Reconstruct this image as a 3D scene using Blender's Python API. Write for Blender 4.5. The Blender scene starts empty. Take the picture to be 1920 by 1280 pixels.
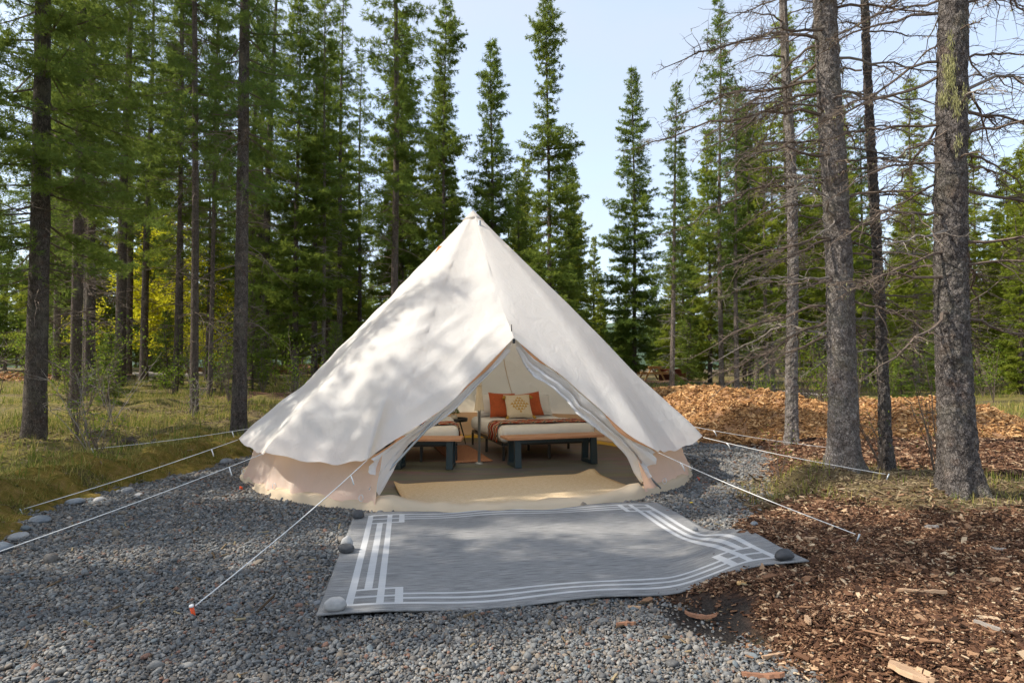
import bpy, bmesh, math, random
import numpy as np
from mathutils import Vector, Matrix

R = math.radians
SC = bpy.context.scene
COL = SC.collection

# ------------------------------------------------------------------ camera, sky, sun, exposure
cam_d = bpy.data.cameras.new('camera')
cam = bpy.data.objects.new('camera', cam_d)
COL.objects.link(cam)
cam.location = (0, 0, 1.30)
cam.rotation_euler = (R(90 + 1.5), 0, 0)
cam_d.sensor_width = 36.0
cam_d.lens = 1125 / 1920 * 36.0
cam_d.shift_y = 0.0107
cam_d.clip_start = 0.05
cam_d.clip_end = 2000
SC.camera = cam

TO_SUN = Vector((-0.668, -0.055, 0.742)).normalized()
SUN_EL = math.asin(TO_SUN.z)
SUN_AZ = math.atan2(TO_SUN.x, TO_SUN.y)          # clockwise from +Y

world = bpy.data.worlds.new('World')
SC.world = world
world.use_nodes = True
wn = world.node_tree.nodes
wl = world.node_tree.links
wn.clear()
w_out = wn.new('ShaderNodeOutputWorld')
w_bg = wn.new('ShaderNodeBackground')
w_bg.inputs['Strength'].default_value = 0.142
w_sky = wn.new('ShaderNodeTexSky')
w_sky.sky_type = 'NISHITA'
w_sky.sun_disc = False
w_sky.sun_elevation = SUN_EL
w_sky.sun_rotation = SUN_AZ
w_sky.air_density = 1.0
w_sky.dust_density = 1.6
w_sky.ozone_density = 1.2
w_tc = wn.new('ShaderNodeTexCoord')
w_map = wn.new('ShaderNodeMapping')
w_map.inputs['Scale'].default_value = (1.2, 1.2, 3.2)
w_noise = wn.new('ShaderNodeTexNoise')
w_noise.inputs['Scale'].default_value = 1.7
w_noise.inputs['Detail'].default_value = 5.0
w_noise.inputs['Roughness'].default_value = 0.55
w_ramp = wn.new('ShaderNodeValToRGB')
w_ramp.color_ramp.elements[0].position = 0.44
w_ramp.color_ramp.elements[0].color = (0.58, 0.58, 0.58, 1)
w_ramp.color_ramp.elements[1].position = 0.72
w_ramp.color_ramp.elements[1].color = (0.80, 0.80, 0.80, 1)
w_mix = wn.new('ShaderNodeMixRGB')
w_mix.inputs['Color2'].default_value = (1.78, 1.90, 2.02, 1)
wl.new(w_tc.outputs['Generated'], w_map.inputs['Vector'])
wl.new(w_map.outputs['Vector'], w_noise.inputs['Vector'])
wl.new(w_noise.outputs['Fac'], w_ramp.inputs['Fac'])
wl.new(w_ramp.outputs['Color'], w_mix.inputs['Fac'])
wl.new(w_sky.outputs['Color'], w_mix.inputs['Color1'])
wl.new(w_mix.outputs['Color'], w_bg.inputs['Color'])
wl.new(w_bg.outputs['Background'], w_out.inputs['Surface'])

sun_d = bpy.data.lights.new('sun', 'SUN')
sun_d.energy = 2.0
sun_d.angle = R(0.55)
sun_d.color = (1.0, 0.93, 0.82)
sun = bpy.data.objects.new('sun', sun_d)
COL.objects.link(sun)
sun.location = (-30, 0, 30)
sun.rotation_euler = TO_SUN.to_track_quat('Z', 'Y').to_euler()

vs = SC.view_settings
vs.view_transform = 'Standard'
vs.look = 'None'
vs.exposure = 1.64
vs.gamma = 1.0
vs.use_curve_mapping = False
SC.cycles.max_bounces = 6
SC.cycles.diffuse_bounces = 3
SC.cycles.use_adaptive_sampling = True
SC.cycles.adaptive_threshold = 0.02
SC.cycles.transmission_bounces = 4
SC.cycles.use_denoising = True

# ------------------------------------------------------------------ helpers
def np_mesh(name, V, Fs, mat=None, smooth=False, attrs=None, mat_idx=None):
    """V (n,3); Fs list of (m,k) int arrays"""
    me = bpy.data.meshes.new(name)
    V = np.asarray(V, dtype=np.float32).reshape(-1, 3)
    if not isinstance(Fs, (list, tuple)):
        Fs = [Fs]
    Fs = [np.asarray(f, dtype=np.int32) for f in Fs if len(f)]
    me.vertices.add(len(V))
    me.vertices.foreach_set('co', V.ravel())
    loops = np.concatenate([f.ravel() for f in Fs])
    tot = np.concatenate([np.full(len(f), f.shape[1], dtype=np.int32) for f in Fs])
    start = np.concatenate([[0], np.cumsum(tot)[:-1]]).astype(np.int32)
    me.loops.add(len(loops))
    me.loops.foreach_set('vertex_index', loops)
    me.polygons.add(len(tot))
    me.polygons.foreach_set('loop_start', start)
    if mat is not None:
        for m in (mat if isinstance(mat, (list, tuple)) else [mat]):
            me.materials.append(m)
    if mat_idx is not None:
        me.polygons.foreach_set('material_index', np.asarray(mat_idx, dtype=np.int32))
    me.update(calc_edges=True)
    me.polygons.foreach_set('use_smooth', np.full(len(tot), bool(smooth)))
    for k, a in (attrs or {}).items():
        a = np.asarray(a, dtype=np.float32)
        if a.ndim == 1:
            at = me.attributes.new(k, 'FLOAT', 'POINT'); at.data.foreach_set('value', a)
        elif a.shape[1] == 3:
            at = me.attributes.new(k, 'FLOAT_VECTOR', 'POINT'); at.data.foreach_set('vector', a.ravel())
        else:
            at = me.attributes.new(k, 'FLOAT_COLOR', 'POINT'); at.data.foreach_set('color', a.ravel())
    return me

def link(name, me, parent=None, loc=None, rot=None):
    o = bpy.data.objects.new(name, me)
    COL.objects.link(o)
    if parent is not None:
        o.parent = parent
    if loc is not None:
        o.location = loc
    if rot is not None:
        o.rotation_euler = rot
    return o

def tag(o, label=None, cat=None, group=None, kind=None):
    if label: o['label'] = label
    if cat: o['category'] = cat
    if group: o['group'] = group
    if kind: o['kind'] = kind
    return o

def thing(name, label, cat, loc=(0, 0, 0), rz=0.0, group=None):
    o = link(name, None, None, loc, (0, 0, rz))
    o.empty_display_size = 0.1
    return tag(o, label, cat, group)

def copy_tree(o, parent=None):
    c = o.copy(); COL.objects.link(c); c.parent = parent
    for ch in list(o.children):
        copy_tree(ch, c)
    return c

def join(parts):
    """parts: list of (V, [F...]) -> V, [F...]"""
    Vs, byk, off = [], {}, 0
    for V, Fs in parts:
        V = np.asarray(V, dtype=np.float32).reshape(-1, 3)
        if not isinstance(Fs, (list, tuple)):
            Fs = [Fs]
        for f in Fs:
            f = np.asarray(f)
            if len(f):
                byk.setdefault(f.shape[1], []).append(f + off)
        Vs.append(V); off += len(V)
    return np.concatenate(Vs), [np.concatenate(v) for v in byk.values()]

def tubes(P, Rr, sides=3, cap=False):
    """P (N,K,3) polylines, Rr (N,K) radii"""
    P = np.asarray(P, dtype=np.float64); Rr = np.asarray(Rr, dtype=np.float64)
    if P.ndim == 2:
        P = P[None]; Rr = Rr[None]
    N, K, _ = P.shape
    T = np.gradient(P, axis=1)
    T /= np.linalg.norm(T, axis=2, keepdims=True) + 1e-9
    ref = np.where(np.abs(T[..., 2:3]) > 0.9, np.array([1.0, 0, 0]), np.array([0, 0, 1.0]))
    A = np.cross(T, ref); A /= np.linalg.norm(A, axis=2, keepdims=True) + 1e-9
    B = np.cross(T, A)
    th = np.arange(sides) * 2 * math.pi / sides
    V = P[:, :, None, :] + Rr[:, :, None, None] * (A[:, :, None, :] * np.cos(th)[None, None, :, None] + B[:, :, None, :] * np.sin(th)[None, None, :, None])
    idx = np.arange(N * K * sides).reshape(N, K, sides)
    a = idx[:, :-1, :]; b = idx[:, 1:, :]
    F = np.stack([a, np.roll(a, -1, 2), np.roll(b, -1, 2), b], axis=-1).reshape(-1, 4)
    Fs = [F]
    if cap:
        Fs.append(idx[:, 0, ::-1].reshape(-1, sides)); Fs.append(idx[:, -1, :].reshape(-1, sides))
    return V.reshape(-1, 3), Fs

def grid_faces(nu, nv, closed_u=False):
    """vertex index = iv*nu+iu"""
    iu = np.arange(nu if closed_u else nu - 1); iv = np.arange(nv - 1)
    U, Vv = np.meshgrid(iu, iv)
    U2 = (U + 1) % nu
    return np.stack([Vv * nu + U, Vv * nu + U2, (Vv + 1) * nu + U2, (Vv + 1) * nu + U], -1).reshape(-1, 4)

def box_geo(x0, x1, y0, y1, z0, z1):
    V = np.array([[x, y, z] for z in (z0, z1) for y in (y0, y1) for x in (x0, x1)], dtype=float)
    F = np.array([[0, 2, 3, 1], [4, 5, 7, 6], [0, 1, 5, 4], [2, 6, 7, 3], [0, 4, 6, 2], [1, 3, 7, 5]])
    return V, F

def bevel_box(name, x0, x1, y0, y1, z0, z1, mat, parent=None, bev=0.004, seg=2):
    bm = bmesh.new()
    V, F = box_geo(x0, x1, y0, y1, z0, z1)
    vs_ = [bm.verts.new(v) for v in V]
    for f in F:
        bm.faces.new([vs_[i] for i in f])
    if bev:
        bmesh.ops.bevel(bm, geom=list(bm.edges), offset=bev, segments=seg, affect='EDGES', profile=0.5)
    me = bpy.data.meshes.new(name); bm.to_mesh(me); bm.free()
    me.materials.append(mat)
    return link(name, me, parent)

def waves(seed, n=14, fmin=0.5, fmax=4.0, dim=2):
    """smooth random field as a sum of plane waves -> function(array (...,dim)) ~ [-1,1]"""
    r = np.random.RandomState(seed)
    k = r.normal(size=(n, dim)); k /= np.linalg.norm(k, axis=1, keepdims=True)
    f = np.exp(r.uniform(math.log(fmin), math.log(fmax), n))
    ph = r.uniform(0, 2 * math.pi, n); am = (fmin / f) ** 0.6
    s = math.sqrt((am ** 2).sum() / 2) * 2.0
    def fn(P):
        P = np.asarray(P)
        return (np.sin(np.tensordot(P, (k * f[:, None]).T * 2 * math.pi, axes=1) + ph) * am).sum(-1) / s
    return fn

def sstep(a, b, x):
    t = np.clip((x - a) / (b - a), 0, 1)
    return t * t * (3 - 2 * t)

# ------------------------------------------------------------------ materials
class NB:
    def __init__(self, name):
        self.m = bpy.data.materials.new(name); self.m.use_nodes = True
        self.t = self.m.node_tree; self.t.nodes.clear()
        self.out = self.t.nodes.new('ShaderNodeOutputMaterial')
    def n(self, typ, props=None, **ins):
        nd = self.t.nodes.new(typ)
        for k, v in (props or {}).items():
            setattr(nd, k, v)
        for k, v in ins.items():
            k = k.replace('_', ' ') if k.replace('_', ' ') in nd.inputs else k
            self.set(nd.inputs[k], v)
        return nd
    def set(self, sock, v):
        if isinstance(v, bpy.types.NodeSocket):
            self.t.links.new(v, sock)
        elif isinstance(v, (tuple, list)) and sock.type == 'RGBA' and len(v) == 3:
            sock.default_value = (*v, 1)
        else:
            sock.default_value = v
    def math(self, op, a, b=0.0, c=None):
        nd = self.t.nodes.new('ShaderNodeMath'); nd.operation = op
        self.set(nd.inputs[0], a); self.set(nd.inputs[1], b)
        if c is not None: self.set(nd.inputs[2], c)
        return nd.outputs[0]
    def mix(self, fac, a, b, blend='MIX'):
        nd = self.t.nodes.new('ShaderNodeMixRGB'); nd.blend_type = blend
        self.set(nd.inputs[0], fac); self.set(nd.inputs[1], a); self.set(nd.inputs[2], b)
        return nd.outputs[0]
    def ramp(self, fac, stops, interp='LINEAR'):
        nd = self.t.nodes.new('ShaderNodeValToRGB'); cr = nd.color_ramp; cr.interpolation = interp
        while len(cr.elements) < len(stops): cr.elements.new(0.5)
        for e, (p, c) in zip(cr.elements, stops):
            e.position = p; e.color = (*c, 1) if len(c) == 3 else c
        self.set(nd.inputs[0], fac)
        return nd.outputs[0]
    def obj(self, scale=(1, 1, 1)):
        tc = self.n('ShaderNodeTexCoord'); mp = self.n('ShaderNodeMapping')
        mp.inputs['Scale'].default_value = scale
        self.t.links.new(tc.outputs['Object'], mp.inputs['Vector'])
        return mp.outputs['Vector']
    def noise(self, vec, scale, detail=4, rough=0.55, dist=0.0, out='Fac'):
        nd = self.n('ShaderNodeTexNoise', Scale=scale, Detail=detail, Roughness=rough, Distortion=dist)
        if vec is not None: self.set(nd.inputs['Vector'], vec)
        return nd.outputs[out]
    def voronoi(self, vec, scale, out='Color', feature='F1', rnd=1.0):
        nd = self.n('ShaderNodeTexVoronoi', {'feature': feature}, Scale=scale, Randomness=rnd)
        if vec is not None: self.set(nd.inputs['Vector'], vec)
        return nd.outputs[out]
    def bump(self, h, strength=0.3, dist=0.01):
        return self.n('ShaderNodeBump', Height=h, Strength=strength, Distance=dist).outputs[0]
    def attr(self, name, out='Fac', typ='GEOMETRY'):
        return self.n('ShaderNodeAttribute', {'attribute_name': name, 'attribute_type': typ}).outputs[out]
    def pbr(self, col, rough=0.8, normal=None, metal=0.0, spec=None):
        p = self.n('ShaderNodeBsdfPrincipled')
        self.set(p.inputs['Base Color'], col); self.set(p.inputs['Roughness'], rough); self.set(p.inputs['Metallic'], metal)
        if spec is not None: p.inputs['Specular IOR Level'].default_value = spec
        if normal is not None: self.set(p.inputs['Normal'], normal)
        return p.outputs[0]
    def done(self, sh):
        self.t.links.new(sh, self.out.inputs['Surface']); return self.m

def simple(name, col, rough=0.7, metal=0.0, nscale=None, namp=0.25, bump=0.0):
    b = NB(name); c = col; nm = None
    if nscale:
        f = b.noise(b.obj(), nscale, 5, 0.6)
        c = b.ramp(f, [(0.25, tuple(x * (1 - namp) for x in col)), (0.75, tuple(min(1, x * (1 + namp)) for x in col))])
        if bump: nm = b.bump(f, bump, 0.01)
    return b.done(b.pbr(c, rough, nm, metal))

def two_sided(b, col, tcol, fac, normal=None, rough=0.8):
    d = b.n('ShaderNodeBsdfDiffuse', Color=col)
    t = b.n('ShaderNodeBsdfTranslucent', Color=tcol)
    if normal is not None:
        b.set(d.inputs['Normal'], normal); b.set(t.inputs['Normal'], normal)
    mx = b.n('ShaderNodeMixShader'); b.set(mx.inputs[0], fac)
    b.t.links.new(d.outputs[0], mx.inputs[1]); b.t.links.new(t.outputs[0], mx.inputs[2])
    return mx.outputs[0]

M = {}
# needles: tint attribute (young tips) + per tree random
def needle_mat(name, dark, light, trans=0.28, yellow=(0.20, 0.23, 0.035)):
    b = NB(name)
    t = b.attr('tint')
    rnd = b.n('ShaderNodeObjectInfo').outputs['Random']
    c = b.mix(t, dark, light)
    c2 = b.mix(b.math('MULTIPLY', rnd, 0.45), c, b.mix(t, light, yellow))
    return b.done(two_sided(b, c2, b.mix(0.5, c2, yellow), trans))
M['needle_dark'] = needle_mat('needles_dark', (0.078, 0.142, 0.046), (0.215, 0.290, 0.066), 0.46)
M['needle_mid'] = needle_mat('needles_mid', (0.088, 0.158, 0.040), (0.255, 0.315, 0.058), 0.46)
M['needle_light'] = needle_mat('needles_light', (0.160, 0.235, 0.034), (0.380, 0.415, 0.058), 0.52, (0.30, 0.30, 0.04))

def leaf_mat(name, a, bcol, trans=0.45):
    b = NB(name); c = b.mix(b.attr('tint'), a, bcol)
    return b.done(two_sided(b, c, c, trans))
M['leaf_yellow'] = leaf_mat('leaves_yellow_green', (0.42, 0.44, 0.025), (0.74, 0.66, 0.04), 0.5)
M['leaf_green'] = leaf_mat('leaves_fresh_green', (0.10, 0.18, 0.02), (0.26, 0.32, 0.04), 0.5)
M['grass'] = leaf_mat('grass_blades', (0.115, 0.175, 0.024), (0.46, 0.36, 0.13), 0.40)

def bark_mat(name, dark, mid, light, lichen=0.25, sc=1.0, crack=0.055):
    b = NB(name); v = b.obj((1, 1, 0.62))
    v0 = b.obj()
    wob_ = b.noise(v, 22 * sc, 3, 0.6, 0.0, 'Color')
    vd = b.n('ShaderNodeVectorMath', {'operation': 'ADD'})
    sc_ = b.n('ShaderNodeVectorMath', {'operation': 'SCALE'}); sc_.inputs['Scale'].default_value = 0.035 / sc
    b.t.links.new(wob_, sc_.inputs[0]); b.t.links.new(v, vd.inputs[0]); b.t.links.new(sc_.outputs[0], vd.inputs[1])
    edge = b.voronoi(vd.outputs[0], 30 * sc, 'Distance', 'DISTANCE_TO_EDGE')
    cell = b.voronoi(vd.outputs[0], 30 * sc, 'Color')
    sepc = b.n('ShaderNodeSeparateColor'); b.t.links.new(cell, sepc.inputs[0])
    n1 = b.noise(v, 40 * sc, 5, 0.7)
    n2 = b.noise(v0, 3.0, 4, 0.6); n3 = b.noise(v0, 11, 5, 0.65)
    tone = b.math('ADD', b.math('MULTIPLY', sepc.outputs[0], 0.25), b.math('MULTIPLY', n1, 0.75))
    c = b.ramp(tone, [(0.22, mid), (0.75, light)])
    ck = b.ramp(edge, [(0.0, (0.6, 0.6, 0.6)), (crack, (0.16, 0.16, 0.16)), (crack * 3.0, (0, 0, 0))])
    ck = b.math('MULTIPLY', ck, b.ramp(b.noise(v, 16 * sc, 3, 0.6), [(0.36, (0.1, 0.1, 0.1)), (0.62, (1, 1, 1))]))
    c = b.mix(ck, c, dark)
    fl = b.noise(b.obj((1, 1, 0.5)), 75 * sc, 4, 0.75)
    c = b.mix(b.ramp(fl, [(0.36, (0.95, 0.95, 0.95)), (0.53, (0, 0, 0))]), c, dark)
    c = b.mix(b.ramp(n3, [(0.40, (0.75, 0.75, 0.75)), (0.58, (0, 0, 0))]), c, b.mix(0.6, c, dark))
    rd = b.noise(v0, 6.0, 4, 0.6)
    c = b.mix(b.ramp(rd, [(0.55, (0, 0, 0)), (0.72, (0.55, 0.55, 0.55))]), c, b.mix(0.5, c, (0.20, 0.085, 0.055)))
    lc = b.ramp(n2, [(0.50, (0, 0, 0)), (0.70, (lichen, lichen, lichen))])
    c = b.mix(lc, c, (0.30, 0.30, 0.21))
    h = b.math('ADD', b.math('MINIMUM', b.math('MULTIPLY', edge, 3.0), 0.45), b.math('MULTIPLY', b.math('ADD', tone, fl), 0.6))
    return b.done(b.pbr(c, 0.95, b.bump(h, 0.9, 0.022), spec=0.12))
M['bark'] = bark_mat('bark_grey_brown', (0.045, 0.034, 0.028), (0.115, 0.088, 0.072), (0.23, 0.185, 0.155))
M['bark_dark'] = bark_mat('bark_dark', (0.026, 0.021, 0.019), (0.085, 0.069, 0.060), (0.24, 0.20, 0.17), 0.25, 1.2)
M['bark_pale'] = bark_mat('bark_pale', (0.09, 0.07, 0.055), (0.21, 0.165, 0.135), (0.36, 0.30, 0.25), 0.2)
M['twig'] = simple('dead_twigs', (0.135, 0.100, 0.074), 0.95, 0, 3.0, 0.35)
M['twig_grey'] = simple('grey_twigs', (0.24, 0.205, 0.17), 0.95, 0, 3.0, 0.35)
M['lichen'] = leaf_mat('hanging_lichen', (0.30, 0.30, 0.13), (0.46, 0.44, 0.22), 0.3)

# tent canvas
def canvas_mat(name, col, tcol, fac, warp=0.12):
    b = NB(name); v = b.obj()
    weave = b.noise(v, 420, 2, 0.5)
    fold = b.noise(b.obj((1, 1, 0.6)), 7, 5, 0.62, 0.8)
    st = b.noise(v, 1.6, 4, 0.6)
    c = b.mix(b.ramp(st, [(0.35, (0, 0, 0)), (0.75, (warp, warp, warp))]), col, tuple(x * y for x, y in zip(col, (0.86, 0.80, 0.72))))
    nm = b.bump(b.math('ADD', b.math('MULTIPLY', weave, 0.06), fold), 0.35, 0.03)
    return b.done(two_sided(b, c, tcol, fac, nm))
M['canvas'] = canvas_mat('canvas_cream', (0.86, 0.84, 0.805), (0.95, 0.79, 0.56), 0.43)
M['canvas_wall_glow'] = canvas_mat('canvas_wall_glow', (0.88, 0.745, 0.645), (0.96, 0.56, 0.26), 0.48)  # same canvas; peach glow of light through it mixed into the base colour
M['flap'] = canvas_mat('canvas_flap', (0.86, 0.86, 0.86), (0.80, 0.70, 0.60), 0.22)
M['sheet'] = canvas_mat('groundsheet_tan', (0.74, 0.60, 0.43), (0.80, 0.52, 0.12), 0.25)
M['sheet_glow'] = simple('groundsheet_inside_glow', (0.78, 0.50, 0.07), 0.6)  # tan sheet's inner side, light shining through it put into the yellow
M['seam'] = simple('seam_tape', (0.72, 0.50, 0.28), 0.8)
M['orange'] = simple('vent_shade_orange', (0.62, 0.20, 0.05), 0.8)  # left vent: shadow under its hood put in as orange colour
M['rope'] = simple('white_rope', (0.78, 0.77, 0.74), 0.8)
M['metal'] = simple('galvanised_pole', (0.42, 0.45, 0.47), 0.38, 0.7, 60, 0.15)
M['black_steel'] = simple('black_steel', (0.018, 0.020, 0.022), 0.42, 0.2)
M['blue_black'] = simple('blue_black_steel', (0.022, 0.045, 0.060), 0.40, 0.15)
M['peg'] = simple('orange_peg', (0.85, 0.10, 0.02), 0.5)
def wood_mat(name, dark, light, sc=(1.5, 22, 22), rough=0.55):
    b = NB(name); v = b.obj(sc)
    f = b.noise(v, 2.2, 6, 0.65, 1.2)
    c = b.ramp(f, [(0.3, dark), (0.7, light)])
    return b.done(b.pbr(c, rough, b.bump(f, 0.15, 0.004)))
M['bench_wood'] = wood_mat('bench_wood', (0.40, 0.19, 0.105), (0.62, 0.34, 0.20))
M['pale_wood'] = wood_mat('new_timber', (0.55, 0.30, 0.10), (0.78, 0.50, 0.22), (22, 1.5, 22), 0.7)
M['cut_wood'] = wood_mat('cut_wood', (0.45, 0.29, 0.15), (0.68, 0.49, 0.30), (6, 6, 6), 0.9)
M['linen'] = simple('white_linen', (0.82, 0.81, 0.80), 0.9, 0, 9, 0.05, 0.2)
M['rust'] = simple('rust_velvet', (0.47, 0.105, 0.035), 0.9, 0, 30, 0.18, 0.1)
M['cream_knit'] = simple('cream_knit', (0.74, 0.65, 0.50), 0.95, 0, 160, 0.1, 0.4)
M['ochre'] = simple('ochre_yarn', (0.52, 0.30, 0.06), 0.95, 0, 90, 0.25, 0.4)
M['pot'] = simple('white_pot', (0.66, 0.60, 0.50), 0.6)
M['stone_grey'] = simple('river_stone_grey', (0.20, 0.205, 0.21), 0.75, 0, 18, 0.45, 0.2)
M['stone_dark'] = simple('river_stone_dark', (0.060, 0.060, 0.062), 0.7, 0, 20, 0.35, 0.2)
M['stone_pale'] = simple('river_stone_pale', (0.36, 0.35, 0.335), 0.75, 0, 12, 0.3, 0.2)
M['stone_blue'] = simple('river_stone_blue', (0.17, 0.19, 0.21), 0.75, 0, 16, 0.3, 0.2)
M['rusty_steel'] = simple('rusty_steel', (0.16, 0.055, 0.035), 0.85, 0.2, 14, 0.4, 0.2)

# interior floor: printed wood look sheet
b = NB('vinyl_floor')
v = b.obj((1.0, 9.0, 1.0))
g = b.noise(v, 2.6, 6, 0.65, 1.0)
pl = b.voronoi(b.obj((0.8, 6.6, 1)), 1.0, 'Color')
c = b.ramp(g, [(0.25, (0.048, 0.040, 0.036)), (0.75, (0.150, 0.127, 0.112))])
c = b.mix(0.22, c, b.mix(0.80, pl, (0.09, 0.075, 0.066)))
M['vinyl'] = b.done(b.pbr(c, 0.5, b.bump(g, 0.1, 0.003)))

# jute mat
b = NB('jute')
v = b.obj((1, 1, 1))
w = b.noise(b.obj((22, 150, 1)), 1.0, 3, 0.6)
w2 = b.noise(v, 130, 2, 0.5)
c = b.ramp(b.math('ADD', b.math('MULTIPLY', w, 0.6), b.math('MULTIPLY', w2, 0.4)), [(0.3, (0.50, 0.34, 0.17)), (0.7, (0.84, 0.70, 0.50))])
M['jute'] = b.done(b.pbr(c, 0.95, b.bump(b.math('ADD', w, w2), 0.7, 0.01), spec=0.1))
b = NB('terracotta_rug')
w = b.noise(b.obj(), 60, 4, 0.6)
c = b.ramp(w, [(0.3, (0.30, 0.13, 0.075)), (0.7, (0.48, 0.26, 0.16))])
M['terracotta'] = b.done(b.pbr(c, 0.95, b.bump(w, 0.5, 0.006), spec=0.1))

# outdoor rug with woven border (object space: u 0..2.8, w 0..2.2)
b = NB('woven_rug')
sep = b.n('ShaderNodeSeparateXYZ')
b.t.links.new(b.attr('uvw', 'Vector'), sep.inputs[0])
U, Wd = 2.80, 2.20
fu = b.math('SUBTRACT', U / 2, b.math('ABSOLUTE', b.math('SUBTRACT', sep.outputs[0], U / 2)))
fw = b.math('SUBTRACT', Wd / 2, b.math('ABSOLUTE', b.math('SUBTRACT', sep.outputs[1], Wd / 2)))
def band(x, lo, hi):
    return b.math('MULTIPLY', b.math('GREATER_THAN', x, lo), b.math('LESS_THAN', x, hi))
def rect(u0, u1, w0, w1):
    return b.math('MULTIPLY', band(fu, u0, u1), band(fw, w0, w1))
rects = [rect(.13, 9, .085, .110), rect(.435, 9, .158, .182), rect(.435, 9, .225, .248),
         rect(.13, .172, .085, 9), rect(.215, .260, .345, 9), rect(.292, .332, .085, 9),
         rect(.13, .435, .320, .345), rect(.13, .435, .200, .225), rect(.390, .435, .085, .345)]
mask = rects[0]
for r_ in rects[1:]:
    mask = b.math('MAXIMUM', mask, r_)
mp = b.n('ShaderNodeMapping'); mp.inputs['Scale'].default_value = (7, 120, 1)
b.t.links.new(b.attr('uvw', 'Vector'), mp.inputs['Vector'])
st = b.noise(mp.outputs[0], 1.0, 3, 0.6)
mp2 = b.n('ShaderNodeMapping'); mp2.inputs['Scale'].default_value = (260, 260, 1)
b.t.links.new(b.attr('uvw', 'Vector'), mp2.inputs['Vector'])
wv = b.noise(mp2.outputs[0], 1.0, 2, 0.5)
mixv = b.math('ADD', b.math('MULTIPLY', st, 0.65), b.math('MULTIPLY', wv, 0.35))
grey = b.ramp(mixv, [(0.32, (0.086, 0.085, 0.084)), (0.66, (0.355, 0.349, 0.338))])
whit = b.ramp(mixv, [(0.30, (0.42, 0.42, 0.415)), (0.70, (0.58, 0.575, 0.565))])
M['rug'] = b.done(b.pbr(b.mix(mask, grey, whit), 0.92, b.bump(mixv, 0.4, 0.004), spec=0.15))

# kilim throw: bands + zigzags in stored coordinates
b = NB('kilim_throw')
sep = b.n('ShaderNodeSeparateXYZ'); b.t.links.new(b.attr('uvw', 'Vector'), sep.inputs[0])
zig = b.math('PINGPONG', b.math('MULTIPLY', sep.outputs[0], 6.0), 0.5)
yy = b.math('ADD', b.math('MULTIPLY', sep.outputs[1], 3.3), b.math('MULTIPLY', zig, 0.55))
fr = b.math('FRACT', yy)
cols = [(0.0, (0.42, 0.06, 0.03)), (0.16, (0.70, 0.55, 0.38)), (0.24, (0.03, 0.035, 0.045)), (0.38, (0.62, 0.22, 0.07)),
        (0.52, (0.05, 0.13, 0.20)), (0.66, (0.72, 0.58, 0.42)), (0.74, (0.45, 0.07, 0.04)), (0.9, (0.03, 0.03, 0.04))]
M['kilim'] = b.done(b.pbr(b.ramp(fr, cols, 'CONSTANT'), 0.95, None, spec=0.1))
# cushion print: ochre diamond of stepped triangles on cream
b = NB('cushion_print')
sep = b.n('ShaderNodeSeparateXYZ'); b.t.links.new(b.attr('uvw', 'Vector'), sep.inputs[0])
ax = b.math('ABSOLUTE', sep.outputs[0]); ay = b.math('ABSOLUTE', sep.outputs[1])
dia = b.math('LESS_THAN', b.math('ADD', b.math('MULTIPLY', ax, 0.95), ay), 0.74)
row = b.math('FRACT', b.math('MULTIPLY', sep.outputs[1], 4.0))
tri = b.math('PINGPONG', b.math('ADD', b.math('MULTIPLY', sep.outputs[0], 4.0), b.math('MULTIPLY', b.math('FLOOR', b.math('MULTIPLY', sep.outputs[1], 4.0)), 0.5)), 0.5)
pat = b.math('LESS_THAN', b.math('ADD', row, b.math('MULTIPLY', tri, -2.0)), 0.05)
msk = b.math('MULTIPLY', dia, pat)
kn = b.noise(b.obj(), 160, 2, 0.5)
M['cushion'] = b.done(b.pbr(b.mix(msk, b.ramp(kn, [(0.3, (0.66, 0.56, 0.42)), (0.7, (0.80, 0.72, 0.58))]), (0.58, 0.36, 0.10)), 0.95, b.bump(kn, 0.4, 0.003), spec=0.1))

# loose pieces: colour by instance
PEB = [(0.0, (0.066, 0.066, 0.064)), (0.14, (0.146, 0.151, 0.148)), (0.30, (0.112, 0.097, 0.080)), (0.42, (0.200, 0.206, 0.199)),
       (0.56, (0.208, 0.169, 0.128)), (0.66, (0.092, 0.101, 0.106)), (0.76, (0.277, 0.260, 0.231)), (0.85, (0.262, 0.202, 0.138)),
       (0.91, (0.216, 0.094, 0.048)), (0.945, (0.385, 0.360, 0.315)), (0.975, (0.154, 0.188, 0.199))]
b = NB('pebbles')
rnd = b.n('ShaderNodeObjectInfo').outputs['Random']
nz = b.noise(b.obj(), 2.2, 4, 0.65)
c = b.mix(0.35, b.ramp(rnd, PEB, 'CONSTANT'), b.ramp(nz, [(0.3, (0.04, 0.04, 0.04)), (0.7, (0.26, 0.25, 0.24))]))
M['pebbles'] = b.done(b.pbr(c, 0.8, None, spec=0.3))
def chip_mat(name, stops):
    b = NB(name)
    rnd = b.n('ShaderNodeObjectInfo').outputs['Random']
    nz = b.noise(b.obj((0.6, 5, 5)), 2.0, 4, 0.65)
    c = b.ramp(rnd, stops, 'LINEAR')
    c = b.mix(b.ramp(nz, [(0.35, (0, 0, 0)), (0.75, (0.5, 0.5, 0.5))]), c, b.mix(0.5, c, (0.05, 0.03, 0.02)))
    return b.done(b.pbr(c, 0.92, None, spec=0.15))
M['chips'] = chip_mat('mulch_chips', [(0.0, (0.030, 0.017, 0.011)), (0.35, (0.095, 0.046, 0.027)), (0.64, (0.19, 0.098, 0.054)), (0.85, (0.30, 0.172, 0.098)), (0.93, (0.47, 0.31, 0.185)), (1.0, (0.58, 0.45, 0.30))])
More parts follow.
